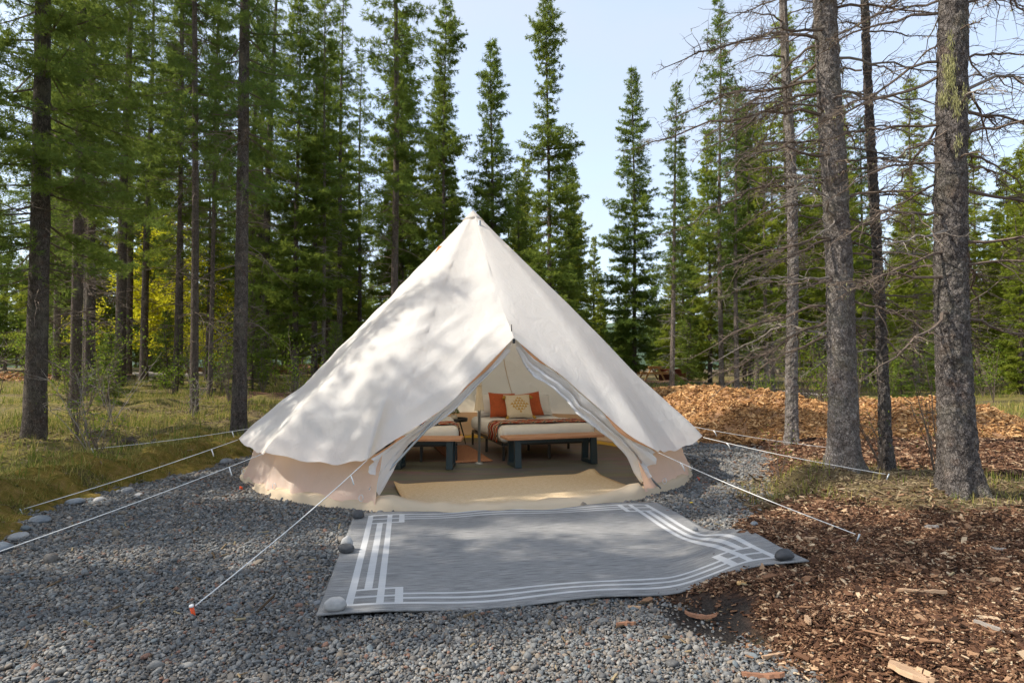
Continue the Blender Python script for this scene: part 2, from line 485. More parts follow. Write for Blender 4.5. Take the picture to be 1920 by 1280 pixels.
M['chips_fresh'] = chip_mat('fresh_chips', [(0.0, (0.14, 0.068, 0.028)), (0.3, (0.34, 0.172, 0.068)), (0.65, (0.54, 0.295, 0.115)), (1.0, (0.70, 0.45, 0.22))])
M['litter'] = chip_mat('forest_litter', [(0.0, (0.06, 0.04, 0.025)), (0.5, (0.20, 0.14, 0.08)), (1.0, (0.36, 0.29, 0.17))])

# ground: zone attribute = (gravel, mulch, green, soil with painted bank-edge shade)
b = NB('ground_mix')
zc = b.attr('zone', 'Color'); za = b.attr('zone', 'Alpha')
sepz = b.n('ShaderNodeSeparateColor'); b.t.links.new(zc, sepz.inputs[0])
v = b.obj()
n_big = b.noise(v, 0.9, 5, 0.6); n_mid = b.noise(v, 7, 6, 0.65); n_fine = b.noise(v, 55, 5, 0.7)
floor_c = b.ramp(n_mid, [(0.25, (0.050, 0.036, 0.022)), (0.5, (0.125, 0.092, 0.050)), (0.75, (0.21, 0.165, 0.090))])
moss = b.ramp(b.noise(v, 14, 6, 0.7), [(0.25, (0.040, 0.042, 0.010)), (0.5, (0.14, 0.125, 0.026)), (0.75, (0.34, 0.225, 0.060))])
floor_c = b.mix(b.math('MULTIPLY', sepz.outputs[2], b.ramp(n_big, [(0.36, (0.12, 0.12, 0.12)), (0.60, (1, 1, 1))])), floor_c, moss)
vg = b.voronoi(v, 62, 'Color'); vd = b.voronoi(v, 62, 'Distance')
sg = b.n('ShaderNodeSeparateColor'); b.t.links.new(vg, sg.inputs[0])
grav = b.mix(b.ramp(vd, [(0.25, (0, 0, 0)), (0.75, (0.8, 0.8, 0.8))]), b.ramp(sg.outputs[0], PEB, 'CONSTANT'), (0.03, 0.03, 0.032))
vm = b.voronoi(b.obj((1, 2.2, 1)), 34, 'Color')
sm = b.n('ShaderNodeSeparateColor'); b.t.links.new(vm, sm.inputs[0])
mul = b.ramp(sm.outputs[0], [(0.0, (0.030, 0.016, 0.011)), (0.6, (0.11, 0.052, 0.030)), (1.0, (0.24, 0.13, 0.075))])
c = b.mix(sepz.outputs[0], floor_c, grav)
c = b.mix(sepz.outputs[1], c, mul)
c = b.mix(za, c, b.ramp(n_fine, [(0.3, (0.014, 0.012, 0.011)), (0.7, (0.045, 0.037, 0.032))]))
hh = b.math('ADD', b.math('MULTIPLY', n_fine, 0.5), b.math('MULTIPLY', n_mid, 1.0))
hh = b.math('SUBTRACT', hh, b.math('MULTIPLY', b.math('MULTIPLY', vd, sepz.outputs[0]), 0.8))
M['ground'] = b.done(b.pbr(c, 0.95, b.bump(hh, 0.8, 0.03), spec=0.15))
# ------------------------------------------------------------------ terrain
TX, TY = -0.535, 8.25                       # tent centre
XR_Y = np.array([-5, 2.3, 2.7, 3.0, 3.5, 4.0, 4.5, 4.9, 5.85, 7.5, 9.1, 10.2, 13.0])
XR_X = np.array([1.6, 1.35, 1.25, 1.02, 0.90, 1.02, 1.36, 1.82, 2.44, 3.25, 3.85, 3.9, 3.2])
XL_Y = np.array([-5, 2.0, 4.3, 5.1, 5.8, 6.9, 8.0, 9.2, 13.0])
XL_X = np.array([-3.3, -3.4, -3.75, -4.15, -4.35, -4.12, -3.98, -3.95, -3.3])
wob = waves(3, 12, 0.4, 2.5)
w_fine = waves(5, 16, 1.2, 6.0)
w_low = waves(8, 10, 0.05, 0.3)

def pad_sd(x, y):
    """+ inside the gravel pad; returns (left, right, back) distances"""
    P = np.stack([x, y], -1)
    wb = wob(P) * 0.13 + w_fine(P) * 0.05
    dl = x - np.interp(y, XL_Y, XL_X) + wb
    dr = np.interp(y, XR_Y, XR_X) - x + wb
    db = 12.4 - y
    return dl, dr, db

MOUNDS = [  # cx, cy, rx, ry, h
    (4.55, 12.4, 2.0, 1.9, 0.62), (6.1, 12.5, 1.4, 1.5, 0.27), (7.7, 11.7, 1.7, 1.5, 0.47),
    (5.1, 10.9, 1.2, 1.1, 0.30)]
def mound_h(x, y):
    P = np.stack([x, y], -1)
    z = np.zeros_like(x)
    for cx, cy, rx, ry, h in MOUNDS:
        q = ((x - cx) / rx) ** 2 + ((y - cy) / ry) ** 2
        z = np.maximum(z, h * np.clip(1 - q * 0.62, 0, None) ** 0.9)
    return z * (1 + 0.10 * w_fine(P * 0.8)) + (z > 0.03) * 0.03 * w_fine(P * 1.7)

def height(x, y):
    x = np.asarray(x, dtype=float); y = np.asarray(y, dtype=float)
    P = np.stack([x, y], -1)
    dl, dr, db = pad_sd(x, y)
    d = np.maximum(y, 0)
    zl = 0.20 + 0.035 * np.clip(d - 8, 0, 30)
    zr = 0.145 + 0.018 * np.clip(d - 10, 0, 30)
    w = sstep(-3.5, 3.5, x)
    land = zl * (1 - w) + zr * w
    out = np.maximum(np.maximum(sstep(0.0, 0.40, -dl), sstep(0.0, 0.50, -dr)), sstep(0.0, 1.5, -db))
    z = land * out
    # tree island on the right
    q = ((x - 3.75) / 1.15) ** 2 + ((y - 5.75) / 1.0) ** 2
    z = z + 0.11 * np.clip(1 - q * 0.5, 0, 1) ** 1.2 * sstep(0, 0.6, -dr)
    z = z + out * (0.035 * w_fine(P * 0.6) + 0.05 * wob(P * 0.6)) * (1 + 0.9 * sstep(-2, -5, x)) + w_low(P) * 0.12 * sstep(14, 40, d)
    z = z + (1 - out) * 0.006 * w_fine(P)
    # left bank shoulder
    z = z + 0.06 * np.exp(-((-dl - 0.5) / 0.4) ** 2) * (x < 0) * (0.6 + 0.6 * wob(P))
    return z
def hz(x, y):
    return float(height(np.array([x]), np.array([y]))[0])

def growth(a, b, step, far, k=1.16):
    core = list(np.arange(a, b + 1e-6, step))
    s = step; p = core[-1]
    up = []
    while p < far[1]:
        s *= k; p += s; up.append(p)
    s = step; p = core[0]; dn = []
    while p > far[0]:
        s *= k; p -= s; dn.append(p)
    return np.array(dn[::-1] + core + up)
gx = growth(-6.5, 6.5, 0.075, (-260, 260)); gy = growth(1.5, 10.5, 0.075, (-60, 400))
GX, GY = np.meshgrid(gx, gy)
GZ = height(GX, GY)
def soil_patch(x, y):
    P = np.stack([x, y], -1)
    q = ((x - 1.03) / 0.30) ** 2 + ((y - 3.16) / 0.30) ** 2
    return sstep(1.5, 0.3, q + 0.9 * w_fine(P * 1.6) + 0.5 * wob(P * 2.0)) * (q < 3)
def zones(x, y):
    P = np.stack([x, y], -1)
    dl, dr, db = pad_sd(x, y)
    grav = sstep(-0.05, 0.06, np.minimum(np.minimum(dl, dr), db + 0.4))
    # far gravel lane
    lane = sstep(1, 0.7, np.abs((x - 12.5) / 5.5)) * sstep(1, 0.6, np.abs((y - 29.5) / 3.0))
    lane2 = sstep(1, 0.7, np.abs((x + 20) / 6.0)) * sstep(1, 0.6, np.abs((y - 27) / 1.6))
    grav = np.maximum(grav, np.maximum(lane, lane2))
    isl = sstep(1.3, 0.75, np.sqrt(((x - 3.75) / 1.45) ** 2 + ((y - 5.95) / 1.15) ** 2) + 0.25 * wob(P))
    mul = sstep(-0.05, 0.12, -dr) * sstep(16, 12.5, y) * sstep(11.5, 9.5, x) * (1 - isl) * (x > 0)
    far_m = np.zeros_like(x)
    for cx, cy, rx, ry in FAR_CHIPS:
        far_m = np.maximum(far_m, sstep(1.15, 0.85, np.sqrt(((x - cx) / rx) ** 2 + ((y - cy) / ry) ** 2) + 0.2 * wob(P)))
    mul = np.clip(np.maximum(mul, far_m) - grav, 0, 1)
    dark_ground = soil_patch(x, y)
    dark_ground = np.maximum(dark_ground, 0.75 * np.exp(-((-dl - 0.02) / 0.11) ** 2) * (0.5 + 0.5 * wob(P * 1.3)) * (y < 9) * (x < 0))  # bank-edge band: dark litter plus the undercut's shade put into the colour
    green = np.clip(1 - grav - mul, 0, 1) * sstep(60, 25, y) * (1 - 0.75 * isl)
    return grav, mul, green, np.clip(dark_ground, 0, 1), isl
FAR_CHIPS = [(6.6, 21.0, 2.6, 1.6), (-13.0, 33.0, 5.0, 1.6), (-21.0, 24.5, 3.0, 0.8), (7.5, 33.0, 5.0, 3.0), (-7.0, 17.0, 2.4, 0.9)]
zg, zm, zgr, zd, _ = zones(GX, GY)
V = np.stack([GX, GY, GZ], -1).reshape(-1, 3)
ground = link('ground', np_mesh('ground', V, grid_faces(len(gx), len(gy)), M['ground'], True,
              {'zone': np.stack([zg, zm, zgr, zd], -1).reshape(-1, 4)}))
tag(ground, 'level campsite ground of gravel, bark mulch and mossy forest floor', None, None, 'structure')

def in_rug(x, y, m=0.0):
    dx, dy = x + 1.0, y - 3.1
    u = dx * 0.985 + dy * 0.172; w_ = -dx * 0.172 + dy * 0.985
    return (u > m) & (u < 2.8 - m) & (w_ > m) & (w_ < 2.2 - m)
def in_tent(x, y, r=2.85):
    return (x - TX) ** 2 + (y - TY) ** 2 < r * r

# ------------------------------------------------------------------ scatter with geometry nodes (one object of stuff)
def scatter_group(kind, mat, seed=0):
    ng = bpy.data.node_groups.new('scatter_' + kind + mat.name, 'GeometryNodeTree')
    ng.interface.new_socket('Geometry', in_out='INPUT', socket_type='NodeSocketGeometry')
    ng.interface.new_socket('Geometry', in_out='OUTPUT', socket_type='NodeSocketGeometry')
    N = ng.nodes.new; L = ng.links.new
    gi = N('NodeGroupInput'); go = N('NodeGroupOutput')
    iop = N('GeometryNodeInstanceOnPoints')
    gti = N('GeometryNodeGeometryToInstance')
    for k in range(4):
        if kind == 'pebble':
            src = N('GeometryNodeMeshIcoSphere'); src.inputs['Subdivisions'].default_value = 2
            nscale, amp = 1.1, 0.9
        else:
            src = N('GeometryNodeMeshCube'); src.inputs['Size'].default_value = (2, 2, 2)
            src.inputs['Vertices X'].default_value = 4
            nscale, amp = 0.9, 1.3
        sp = N('GeometryNodeSetPosition')
        nz = N('ShaderNodeTexNoise'); nz.inputs['Scale'].default_value = nscale; nz.inputs['Detail'].default_value = 1.0
        pos = N('GeometryNodeInputPosition'); ad = N('ShaderNodeVectorMath'); ad.operation = 'ADD'
        ad.inputs[1].default_value = (k * 7.3 + seed, k * 3.1, k * 11.7)
        sb = N('ShaderNodeVectorMath'); sb.operation = 'SUBTRACT'; sb.inputs[1].default_value = (0.5, 0.5, 0.5)
        sc = N('ShaderNodeVectorMath'); sc.operation = 'SCALE'; sc.inputs['Scale'].default_value = amp
        L(pos.outputs[0], ad.inputs[0]); L(ad.outputs[0], nz.inputs['Vector']); L(nz.outputs['Color'], sb.inputs[0]); L(sb.outputs[0], sc.inputs[0])
        L(src.outputs['Mesh'], sp.inputs['Geometry']); L(sc.outputs[0], sp.inputs['Offset'])
        sm = N('GeometryNodeSetMaterial'); sm.inputs['Material'].default_value = mat
        L(sp.outputs[0], sm.inputs['Geometry'])
        last = sm.outputs[0]
        ss = N('GeometryNodeSetShadeSmooth'); ss.inputs['Shade Smooth'].default_value = (kind == 'pebble')
        L(last, ss.inputs[0]); L(ss.outputs[0], gti.inputs[0])
    def named(nm):
        nd = N('GeometryNodeInputNamedAttribute'); nd.data_type = 'FLOAT_VECTOR'; nd.inputs['Name'].default_value = nm
        return nd.outputs[0]
    ri = N('FunctionNodeRandomValue'); ri.data_type = 'INT'
    ri.inputs[4].default_value = 0; ri.inputs[5].default_value = 3
    L(gi.outputs[0], iop.inputs['Points']); L(gti.outputs[0], iop.inputs['Instance'])
    iop.inputs['Pick Instance'].default_value = True
    L(ri.outputs[2], iop.inputs['Instance Index'])
    L(named('rot'), iop.inputs['Rotation']); L(named('scl'), iop.inputs['Scale'])
    L(iop.outputs[0], go.inputs[0])
    return ng

def scatter(name, kind, mat, P, rot, scl, parent=None, label=None):
    me = bpy.data.meshes.new(name)
    me.vertices.add(len(P)); me.vertices.foreach_set('co', np.asarray(P, dtype=np.float32).ravel())
    for nm, a in (('rot', rot), ('scl', scl)):
        at = me.attributes.new(nm, 'FLOAT_VECTOR', 'POINT'); at.data.foreach_set('vector', np.asarray(a, dtype=np.float32).ravel())
    me.materials.append(mat)
    o = link(name, me, parent)
    md = o.modifiers.new('scatter', 'NODES'); md.node_group = scatter_group(kind, mat, len(P) % 97)
    return tag(o, label, None, None, 'stuff')

rs = np.random.RandomState(11)
def view_mask(x, y, margin=1.1):
    lim = y * 0.853 + margin
    return (np.abs(x) < lim) & (y > 1.55)

def pts_in(x0, x1, y0, y1, dens):
    n = int((x1 - x0) * (y1 - y0) * dens)
    return rs.uniform(x0, x1, n), rs.uniform(y0, y1, n)

# gravel
bx, by, bs = [], [], []
for (y0, y1, dens, sz) in ((1.5, 3.4, 9800, 0.68), (3.4, 5.2, 7400, 0.75), (5.2, 8.0, 4200, 0.90), (8.0, 12.6, 1400, 1.25)):
    x, y = pts_in(-5.4, 4.6, y0, y1, dens)
    dl, dr, db = pad_sd(x, y)
    sd = np.minimum(np.minimum(dl, dr), db)
    dark_ground = soil_patch(x, y)
    k = (sd > rs.normal(0, 0.07, len(x))) & view_mask(x, y) & ~in_rug(x, y, 0.03) & ~in_tent(x, y) & (rs.rand(len(x)) > dark_ground * 0.93)
    k &= ~((y > 9.6) & (np.abs(x - TX) < 2.6))
    bx.append(x[k]); by.append(y[k]); bs.append(np.full(k.sum(), sz))
x = np.concatenate(bx); y = np.concatenate(by); sz = np.concatenate(bs)
n = len(x)
a = 0.0078 * sz * np.exp(rs.normal(0, 0.40, n)); big = rs.rand(n) < 0.007; a[big] *= rs.uniform(1.4, 2.0, big.sum())
scl = np.stack([a * rs.uniform(1.05, 1.6, n), a, a * rs.uniform(0.5, 0.85, n)], -1)
rot = np.stack([rs.normal(0, 0.45, n), rs.normal(0, 0.45, n), rs.uniform(0, 6.28, n)], -1)
z = height(x, y) + scl[:, 2] * rs.uniform(0.1, 1.0, n) + np.abs(rs.normal(0, 0.004, n))
scatter('gravel', 'pebble', M['pebbles'], np.stack([x, y, z], -1), rot, scl, None, 'blue grey and tan pea gravel round the tent')
print('gravel', n)

# mulch chips
bx, by, bs = [], [], []
for (y0, y1, dens, sz) in ((1.7, 3.2, 13500, 0.54), (3.2, 4.4, 10500, 0.61), (4.4, 6.0, 6500, 0.74), (6.0, 8.5, 2000, 1.2), (8.5, 13.0, 700, 1.7)):
    x, y = pts_in(0.6, 9.5, y0, y1, dens)
    dl, dr, db = pad_sd(x, y)
    _, _, _, _, isl = zones(x, y)
    dark_ground = soil_patch(x, y)
    k = (dr < rs.normal(0, 0.10, len(x))) & view_mask(x, y, 0.8) & ~in_rug(x, y, 0.03) & (rs.rand(len(x)) > isl * 1.02) & (rs.rand(len(x)) > dark_ground * 0.93)
    k &= mound_h(x, y) < 0.04
    bx.append(x[k]); by.append(y[k]); bs.append(np.full(k.sum(), sz))
x = np.concatenate(bx); y = np.concatenate(by); sz = np.concatenate(bs)
n = len(x)
ln = 0.0125 * sz * np.exp(rs.normal(0, 0.52, n))
scl = np.stack([ln, np.clip(ln * rs.uniform(0.16, 0.55, n), 0.0025, 0.014), np.clip(ln * rs.uniform(0.06, 0.2, n), 0.0012, 0.005)], -1)
rot = np.stack([rs.normal(0, 0.55, n), rs.normal(0, 0.28, n), rs.uniform(0, 6.28, n)], -1)
z = height(x, y) + 0.004 + np.abs(rs.normal(0, 0.008, n))
scatter('bark_mulch', 'chip', M['chips'], np.stack([x, y, z], -1), rot, scl, None, 'red brown shredded bark mulch on the right')
print('mulch', n)

# mulch piles: mound body + chips
def mulch_pile(label, idx, dens, mat, seed):
    cx, cy, rx, ry, h = MOUNDS[idx]
    r = np.random.RandomState(seed)
    root = thing('mulch_pile', label, 'mulch pile', (cx, cy, 0), 0, 'heaps of wood chips behind the tent')
    nu, nv = 56, 18
    th = np.linspace(0, 2 * math.pi, nu, endpoint=False); rr = np.linspace(0.02, 1.27, nv)
    TH, RR = np.meshgrid(th, rr)
    X = cx + rx * RR * np.cos(TH); Y = cy + ry * RR * np.sin(TH)
    def own(X, Y):
        P = np.stack([X, Y], -1)
        q = ((X - cx) / rx) ** 2 + ((Y - cy) / ry) ** 2
        zz = h * np.clip(1 - q * 0.62, 0, None) ** 0.9
        return height(X, Y) + zz * (1 + 0.12 * w_fine(P * 0.8)) + 0.035 * w_fine(P * 1.7) * (zz > 0.02) - 0.02 * (zz < 0.005)
    Vm = np.stack([X - cx, Y - cy, own(X, Y)], -1).reshape(-1, 3)
    F = grid_faces(nu, nv, True)
    cap = np.arange(nu).reshape(1, -1)
    link('mound', np_mesh('mound', Vm, [F, cap], M['mound'], True), root)
    n = int(rx * ry * 1.27 ** 2 * 3.14 * dens)
    t = r.uniform(0, 6.28, n); q = np.sqrt(r.rand(n)) * 1.25
    X = cx + rx * q * np.cos(t); Y = cy + ry * q * np.sin(t)
    ln = 0.019 * np.exp(r.normal(0, 0.50, n))
    sc_ = np.stack([ln, ln * r.uniform(0.18, 0.45, n), ln * r.uniform(0.08, 0.2, n)], -1)
    ro = np.stack([r.normal(0, 0.6, n), r.normal(0, 0.4, n), r.uniform(0, 6.28, n)], -1)
    Z = own(X, Y) + 0.006 + np.abs(r.normal(0, 0.010, n))
    scatter('chips', 'chip', mat, np.stack([X - cx, Y - cy, Z], -1), ro, sc_, root)
M['mound'] = simple('mound_chips', (0.30, 0.16, 0.075), 0.95, 0, 45, 0.6, 0.8)
mulch_pile('big tan wood chip heap just right of the tent', 0, 2100, M['chips_fresh'], 1)
mulch_pile('low saddle of wood chips left of the thick grey trunk', 1, 1900, M['chips_fresh'], 2)
mulch_pile('wood chip heap seen between the two thick right trunks', 2, 1900, M['chips_fresh'], 3)
mulch_pile('small bright chip heap in front of the big heap', 3, 2000, M['chips_fresh'], 4)

# ------------------------------------------------------------------ tent
tent = thing('bell_tent', 'large cream canvas bell tent with its door tied open', 'tent', (TX, TY, 0))
H_APEX, R_EAVE = 3.475, 3.02
GUYS = [-14, -37, -60, -88, -114, -140, -166, -192, -217, -243, -269, -294, -319]     # azimuth from -Y, + to the right; last = +41
def azd(deg):
    a_ = np.radians(deg); return np.stack([np.sin(a_), -np.cos(a_)], -1)
PEAK = np.array([0.555, -2.05, 1.615])
GUY_R = {-14: 3.04, -37: 3.06, -60: 2.94, -88: 2.94, 41: 3.02}
def corner(deg, r=None, z=0.50):
    r = GUY_R.get(deg, R_EAVE) if r is None else r
    d_ = azd(np.array(float(deg))); return np.array([d_[0] * r, d_[1] * r, z])
LC, RC = corner(-14), corner(41, 3.02, 0.47)
nz3 = waves(21, 18, 0.7, 3.5, 3); nz3b = waves(22, 20, 2.0, 9.0, 3); nz1 = waves(23, 10, 0.4, 2.0, 1)

# hem points all round: door left panel, long way round, door right panel
hem, sag_w, zone_id = [], [], []
ncol = 17
def sag_curve(p0, p1, t, drop):
    t = np.asarray(t)[:, None]
    c = p0 * (1 - t) + p1 * t
    c[:, 2] -= drop * np.sin(np.pi * t[:, 0])
    return c
tt = np.linspace(0, 1, 44)
def smooth_path(pts, t):
    """Catmull-Rom through control points, even in arc length"""
    pts = np.array(pts, float); e = np.concatenate([[2 * pts[0] - pts[1]], pts, [2 * pts[-1] - pts[-2]]])
    out = []
    for i in range(len(pts) - 1):
        p0, p1, p2, p3 = e[i:i + 4]
        for u in np.linspace(0, 1, 24, endpoint=False):
            out.append(0.5 * (2 * p1 + (p2 - p0) * u + (2 * p0 - 5 * p1 + 4 * p2 - p3) * u * u + (-p0 + 3 * p1 - 3 * p2 + p3) * u ** 3))
    out.append(pts[-1]); out = np.array(out)
    s = np.concatenate([[0], np.cumsum(np.linalg.norm(np.diff(out, axis=0), axis=1))]); s /= s[-1]
    return np.stack([np.interp(t, s, out[:, k]) for k in range(3)], -1)
# door edge of the roof, metres from the tent centre: peak -> left guy corner, right guy corner -> peak
HEM_L = [tuple(PEAK), (0.374, -2.12, 1.422), (0.108, -2.25, 1.151), (-0.045, -2.34, 0.985), (-0.405, -2.56, 0.718), (-0.692, -2.78, 0.532), tuple(LC)]
HEM_R = [tuple(PEAK), (0.858, -2.09, 1.355), (1.087, -2.12, 1.191), (1.350, -2.17, 0.949), (1.555, -2.22, 0.764), (1.760, -2.27, 0.598), tuple(RC)]
dl_curve = smooth_path(HEM_L, tt)
dl_curve += np.array([-0.35, -0.93, 0]) * (0.022 * np.sin(tt * 19) * tt)[:, None]
dr_curve = smooth_path(HEM_R, tt)[::-1].copy()
dr_curve += np.array([0.45, -0.89, 0]) * (0.025 * np.sin(tt * 17 + 1) * (1 - tt))[:, None]
hem.append(dl_curve); zone_id.append(np.full(44, 0))
for g0, g1 in zip(GUYS[:-1], GUYS[1:]):
    t = np.linspace(0, 1, ncol)[1:]
    deg = g0 + (g1 - g0) * t
    e = np.abs(2 * t - 1)
    rg = GUY_R.get(g0, R_EAVE) * (1 - t) + GUY_R.get(g1, R_EAVE) * t
    r = rg - 0.14 * (1 - e ** 1.7)
    zz = 0.50 - 0.085 * (1 - e ** 2) + 0.012 * np.sin(t * 19 + g0)
    d_ = azd(deg)
    hem.append(np.stack([d_[:, 0] * r, d_[:, 1] * r, zz], -1)); zone_id.append(np.full(len(t), 1))
hem[-1][-1] = RC
hem.append(dr_curve[1:]); zone_id.append(np.full(43, 2))
hem = np.concatenate(hem); zid = np.concatenate(zone_id)
ncol_t = len(hem)
NV = 70
vv = np.linspace(0.004, 1, NV)
APX = np.array([0, 0, H_APEX])
S = APX + vv[:, None, None] * (hem[None] - APX)
# canvas hangs a little between apex and eave; guy seams stay taut
az_all = np.degrees(np.arctan2(hem[:, 0], -hem[:, 1]))
taut = np.ones(ncol_t)
for i in range(ncol_t):
    if zid[i] == 1:
        taut[i] = min(abs(((az_all[i] - g + 180) % 360) - 180) for g in GUYS) / 13.0
nrm = S[:, :, :].copy(); nrm[:, :, 2] = np.hypot(S[:, :, 0], S[:, :, 1]) * 1.0
nrm /= np.linalg.norm(nrm, axis=2, keepdims=True) + 1e-9
sag = -0.014 * np.sin(np.pi * vv)[:, None] * np.clip(taut, 0, 1)[None] * (zid == 1)[None]
sag += -0.008 * np.sin(np.pi * vv)[:, None]
# the A-frame at the door pushes the canvas out; it eases back into the cone on both sides
push = np.where(zid == 0, np.concatenate([tt, np.zeros(ncol_t - 44)]), 0.0)
push = push + np.where(zid == 1, np.maximum(sstep(-62, -14, az_all) * (az_all < 0) * (az_all > -62), sstep(95, 41, az_all) * (az_all > 0) * (az_all < 95)), 0.0)
push[ncol_t - 43:] = 1 - tt[1:]
sag += 0.135 * np.sin(np.pi * vv ** 1.35)[:, None] * push[None]
calm = np.where((az_all > 15) & (az_all < 120), 0.18, 1.0)[None]
wr = (0.016 * nz3(S) * sstep(0.05, 0.5, vv)[:, None] + 0.0045 * nz3b(S * np.array([1, 1, 0.6]))) * calm
# taut pull folds running along the door hem (left) and fanning from the peak
q = np.zeros(ncol_t); q[zid == 0] = tt; q[zid == 2] = 1 - tt[1:]
along = nz1((q * 3.0)[:, None])
fold = np.zeros((NV, ncol_t))
for vc, wd, am in ((0.965, 0.010, 0.020), (0.93, 0.013, 0.020), (0.885, 0.016, 0.022), (0.83, 0.018, 0.016), (0.77, 0.018, 0.012), (0.69, 0.02, 0.010)):
    shift = 0.018 * np.sin(q * 5 + vc * 40) + 0.012 * along
    prof = np.exp(-((vv[:, None] - vc - shift[None]) / wd) ** 2)
    fold += 1.5 * am * prof * (np.sin(np.pi * np.clip(q, 0, 1)) ** 0.6 * (0.45 + 0.55 * np.sin(q * 9 + vc * 77)))[None] * ((zid == 0) * 1.0 + (zid == 2) * 0.15)[None]
# diagonal folds on the cone left of the door (pull from the peak towards the eave)
azr = np.radians(az_all)
for k_ in range(9):
    c0 = 0.34 + 0.075 * k_
    line = vv[:, None] - (c0 + 0.10 * (np.radians(-14) - azr)[None])
    m_ = ((az_all < -12) & (az_all > -75))
    fold += 0.022 * np.exp(-(line / 0.016) ** 2) * (m_ * np.exp(-((az_all + 14) / 32) ** 2))[None] * (0.6 + 0.4 * math.sin(k_ * 2.1))
# ridge between apex and peak: slightly rolled crease
S = S + nrm * sag[:, :, None]
kern = np.exp(-(np.arange(-16, 17) / 7.0) ** 2); kern /= kern.sum()
base_ = S[:, :-1]
sm_ = sum(k_ * np.roll(base_, j_ - 16, axis=1) for j_, k_ in enumerate(kern))
wgt = (1 - sstep(0.70, 1.0, vv))[:, None, None]
base_ = base_ * (1 - wgt) + sm_ * wgt
S = np.concatenate([base_, base_[:, :1]], axis=1)
S = S + nrm * (wr + fold)[:, :, None]
roof_V = S.reshape(-1, 3)
roof_F = grid_faces(ncol_t, NV, False)
link('roof', np_mesh('roof', roof_V, roof_F, M['canvas'], True), tent)
SURF = S   # keep for fittings

# apex cap: reinforced cone over the pole tip
th = np.linspace(0, 2 * math.pi, 25)[:-1]
prof = [(0.004, H_APEX + 0.008), (0.03, H_APEX - 0.022), (0.09, H_APEX - 0.080), (0.150, H_APEX - 0.142), (0.146, H_APEX - 0.144)]
V = np.array([[r_ * math.cos(t_), r_ * math.sin(t_), z_] for r_, z_ in prof for t_ in th])
link('apex_cap', np_mesh('apex_cap', V, [grid_faces(24, len(prof), True), np.arange(24).reshape(1, -1)], M['canvas'], True), tent)

# vents: small hooded triangles near the apex
for deg in (-46, 52):
    ci_ = int(np.argmin(np.where(zid == 1, np.abs((az_all - deg + 180) % 360 - 180), 999)))
    i0, i1 = 13, 16
    c0, c1, n0 = S[i0, ci_], S[i1, ci_], nrm[i0, ci_]
    tng = np.cross(n0, (c1 - c0)); tng /= np.linalg.norm(tng)
    V = np.array([c0 + tng * 0.055 + n0 * 0.004, c0 - tng * 0.055 + n0 * 0.004, c1 * 0.8 + c0 * 0.2 + n0 * 0.002, c0 + n0 * 0.030 + (c1 - c0) * 0.15])
    link('vent', np_mesh('vent', V, np.array([[0, 1, 3], [0, 3, 2], [1, 2, 3]]), M['orange'] if deg < 0 else M['canvas']), tent)

# wall below the eave (long way round) and groundsheet upstand
deg_w = np.concatenate([np.linspace(g0, g1, 17)[:-1] for g0, g1 in zip(GUYS[:-1], GUYS[1:])] + [[GUYS[-1]]])
tw = np.concatenate([np.linspace(0, 1, 17)[:-1] for _ in GUYS[:-1]] + [[1.0]])
ew = np.abs(2 * tw - 1)
rows = 22
s_ = np.linspace(0, 1, rows)
d_ = azd(deg_w)
rt = 2.69 + 0.05 * ew ** 2; rb = 2.875 - 0.05 * (1 - ew ** 2)
Rw = rt[None] * (1 - s_)[:, None] + rb[None] * s_[:, None]
Zw = 0.50 * (1 - s_)[:, None] + (0.052 + 0.022 * (1 - ew ** 1.5))[None] * s_[:, None]
ph = np.radians(deg_w) * 2.9
foldw = 0.022 * np.sin(deg_w * 0.62)[None] * (0.3 + s_)[:, None] + 0.040 * nz1((ph * 1.3)[:, None])[None] * s_[:, None] ** 0.7
foldw *= (1 - 0.55 * s_ ** 3)[:, None]
foldw += 0.03 * np.sin(np.pi * s_)[:, None] * (1 - ew ** 2)[None]
Rw = Rw - foldw
W = np.stack([d_[None, :, 0] * Rw, d_[None, :, 1] * Rw, Zw], -1)
W += 0.016 * nz3b(W)[..., None] * np.stack([d_[:, 0], d_[:, 1], 0 * d_[:, 0]], -1)[None]
link('wall', np_mesh('wall', W.reshape(-1, 3), grid_faces(len(deg_w), rows), M['canvas_wall_glow'], True), tent)

# groundsheet: full ring, upstand behind the wall skirt, rolled flat across the doorway
degs = np.linspace(-319, 41, 361)[:-1]
d_ = azd(degs)
front = sstep(-22, -8, degs) * (1 - sstep(34, 44, degs))
nzr = nz1((np.radians(degs) * 3)[:, None]); nzr2 = waves(31, 12, 2, 8, 1)((np.radians(degs) * 1.0)[:, None])
scall = -0.055 * (1 - np.abs(((degs + 14) % 26) / 13 - 1) ** 2)
r_out = 2.895 + 0.6 * scall * (1 - front) + 0.02 * nzr + front * (0.005 + 0.03 * nzr2)
hgt = 0.085 + 0.012 * nzr - front * (0.010 + 0.012 * nzr2)
endl = np.exp(-((degs + 11) / 5) ** 2) + np.exp(-((degs - 40) / 7) ** 2)
hgt = hgt + 0.055 * endl
wid = 0.17 + front * 0.08 - 0.03 * nzr2 * front
prof_r = [0.02, 0.0, -0.012, -0.35, -0.7, -1.0, -1.05]
prof_z = [0.0, 0.35, 0.72, 1.0, 0.86, 0.5, 0.0]
rows_ = []
for pr, pz in zip(prof_r, prof_z):
    rr = r_out + (pr if pr > -0.02 else 0) + (wid * pr if pr < -0.02 else 0)
    zz = hgt * pz + (0.010 * nzr2 * front if 0.3 < pz < 1 else 0)
    rows_.append(np.stack([d_[:, 0] * rr, d_[:, 1] * rr, zz + 0.008], -1))
Gs = np.stack(rows_)
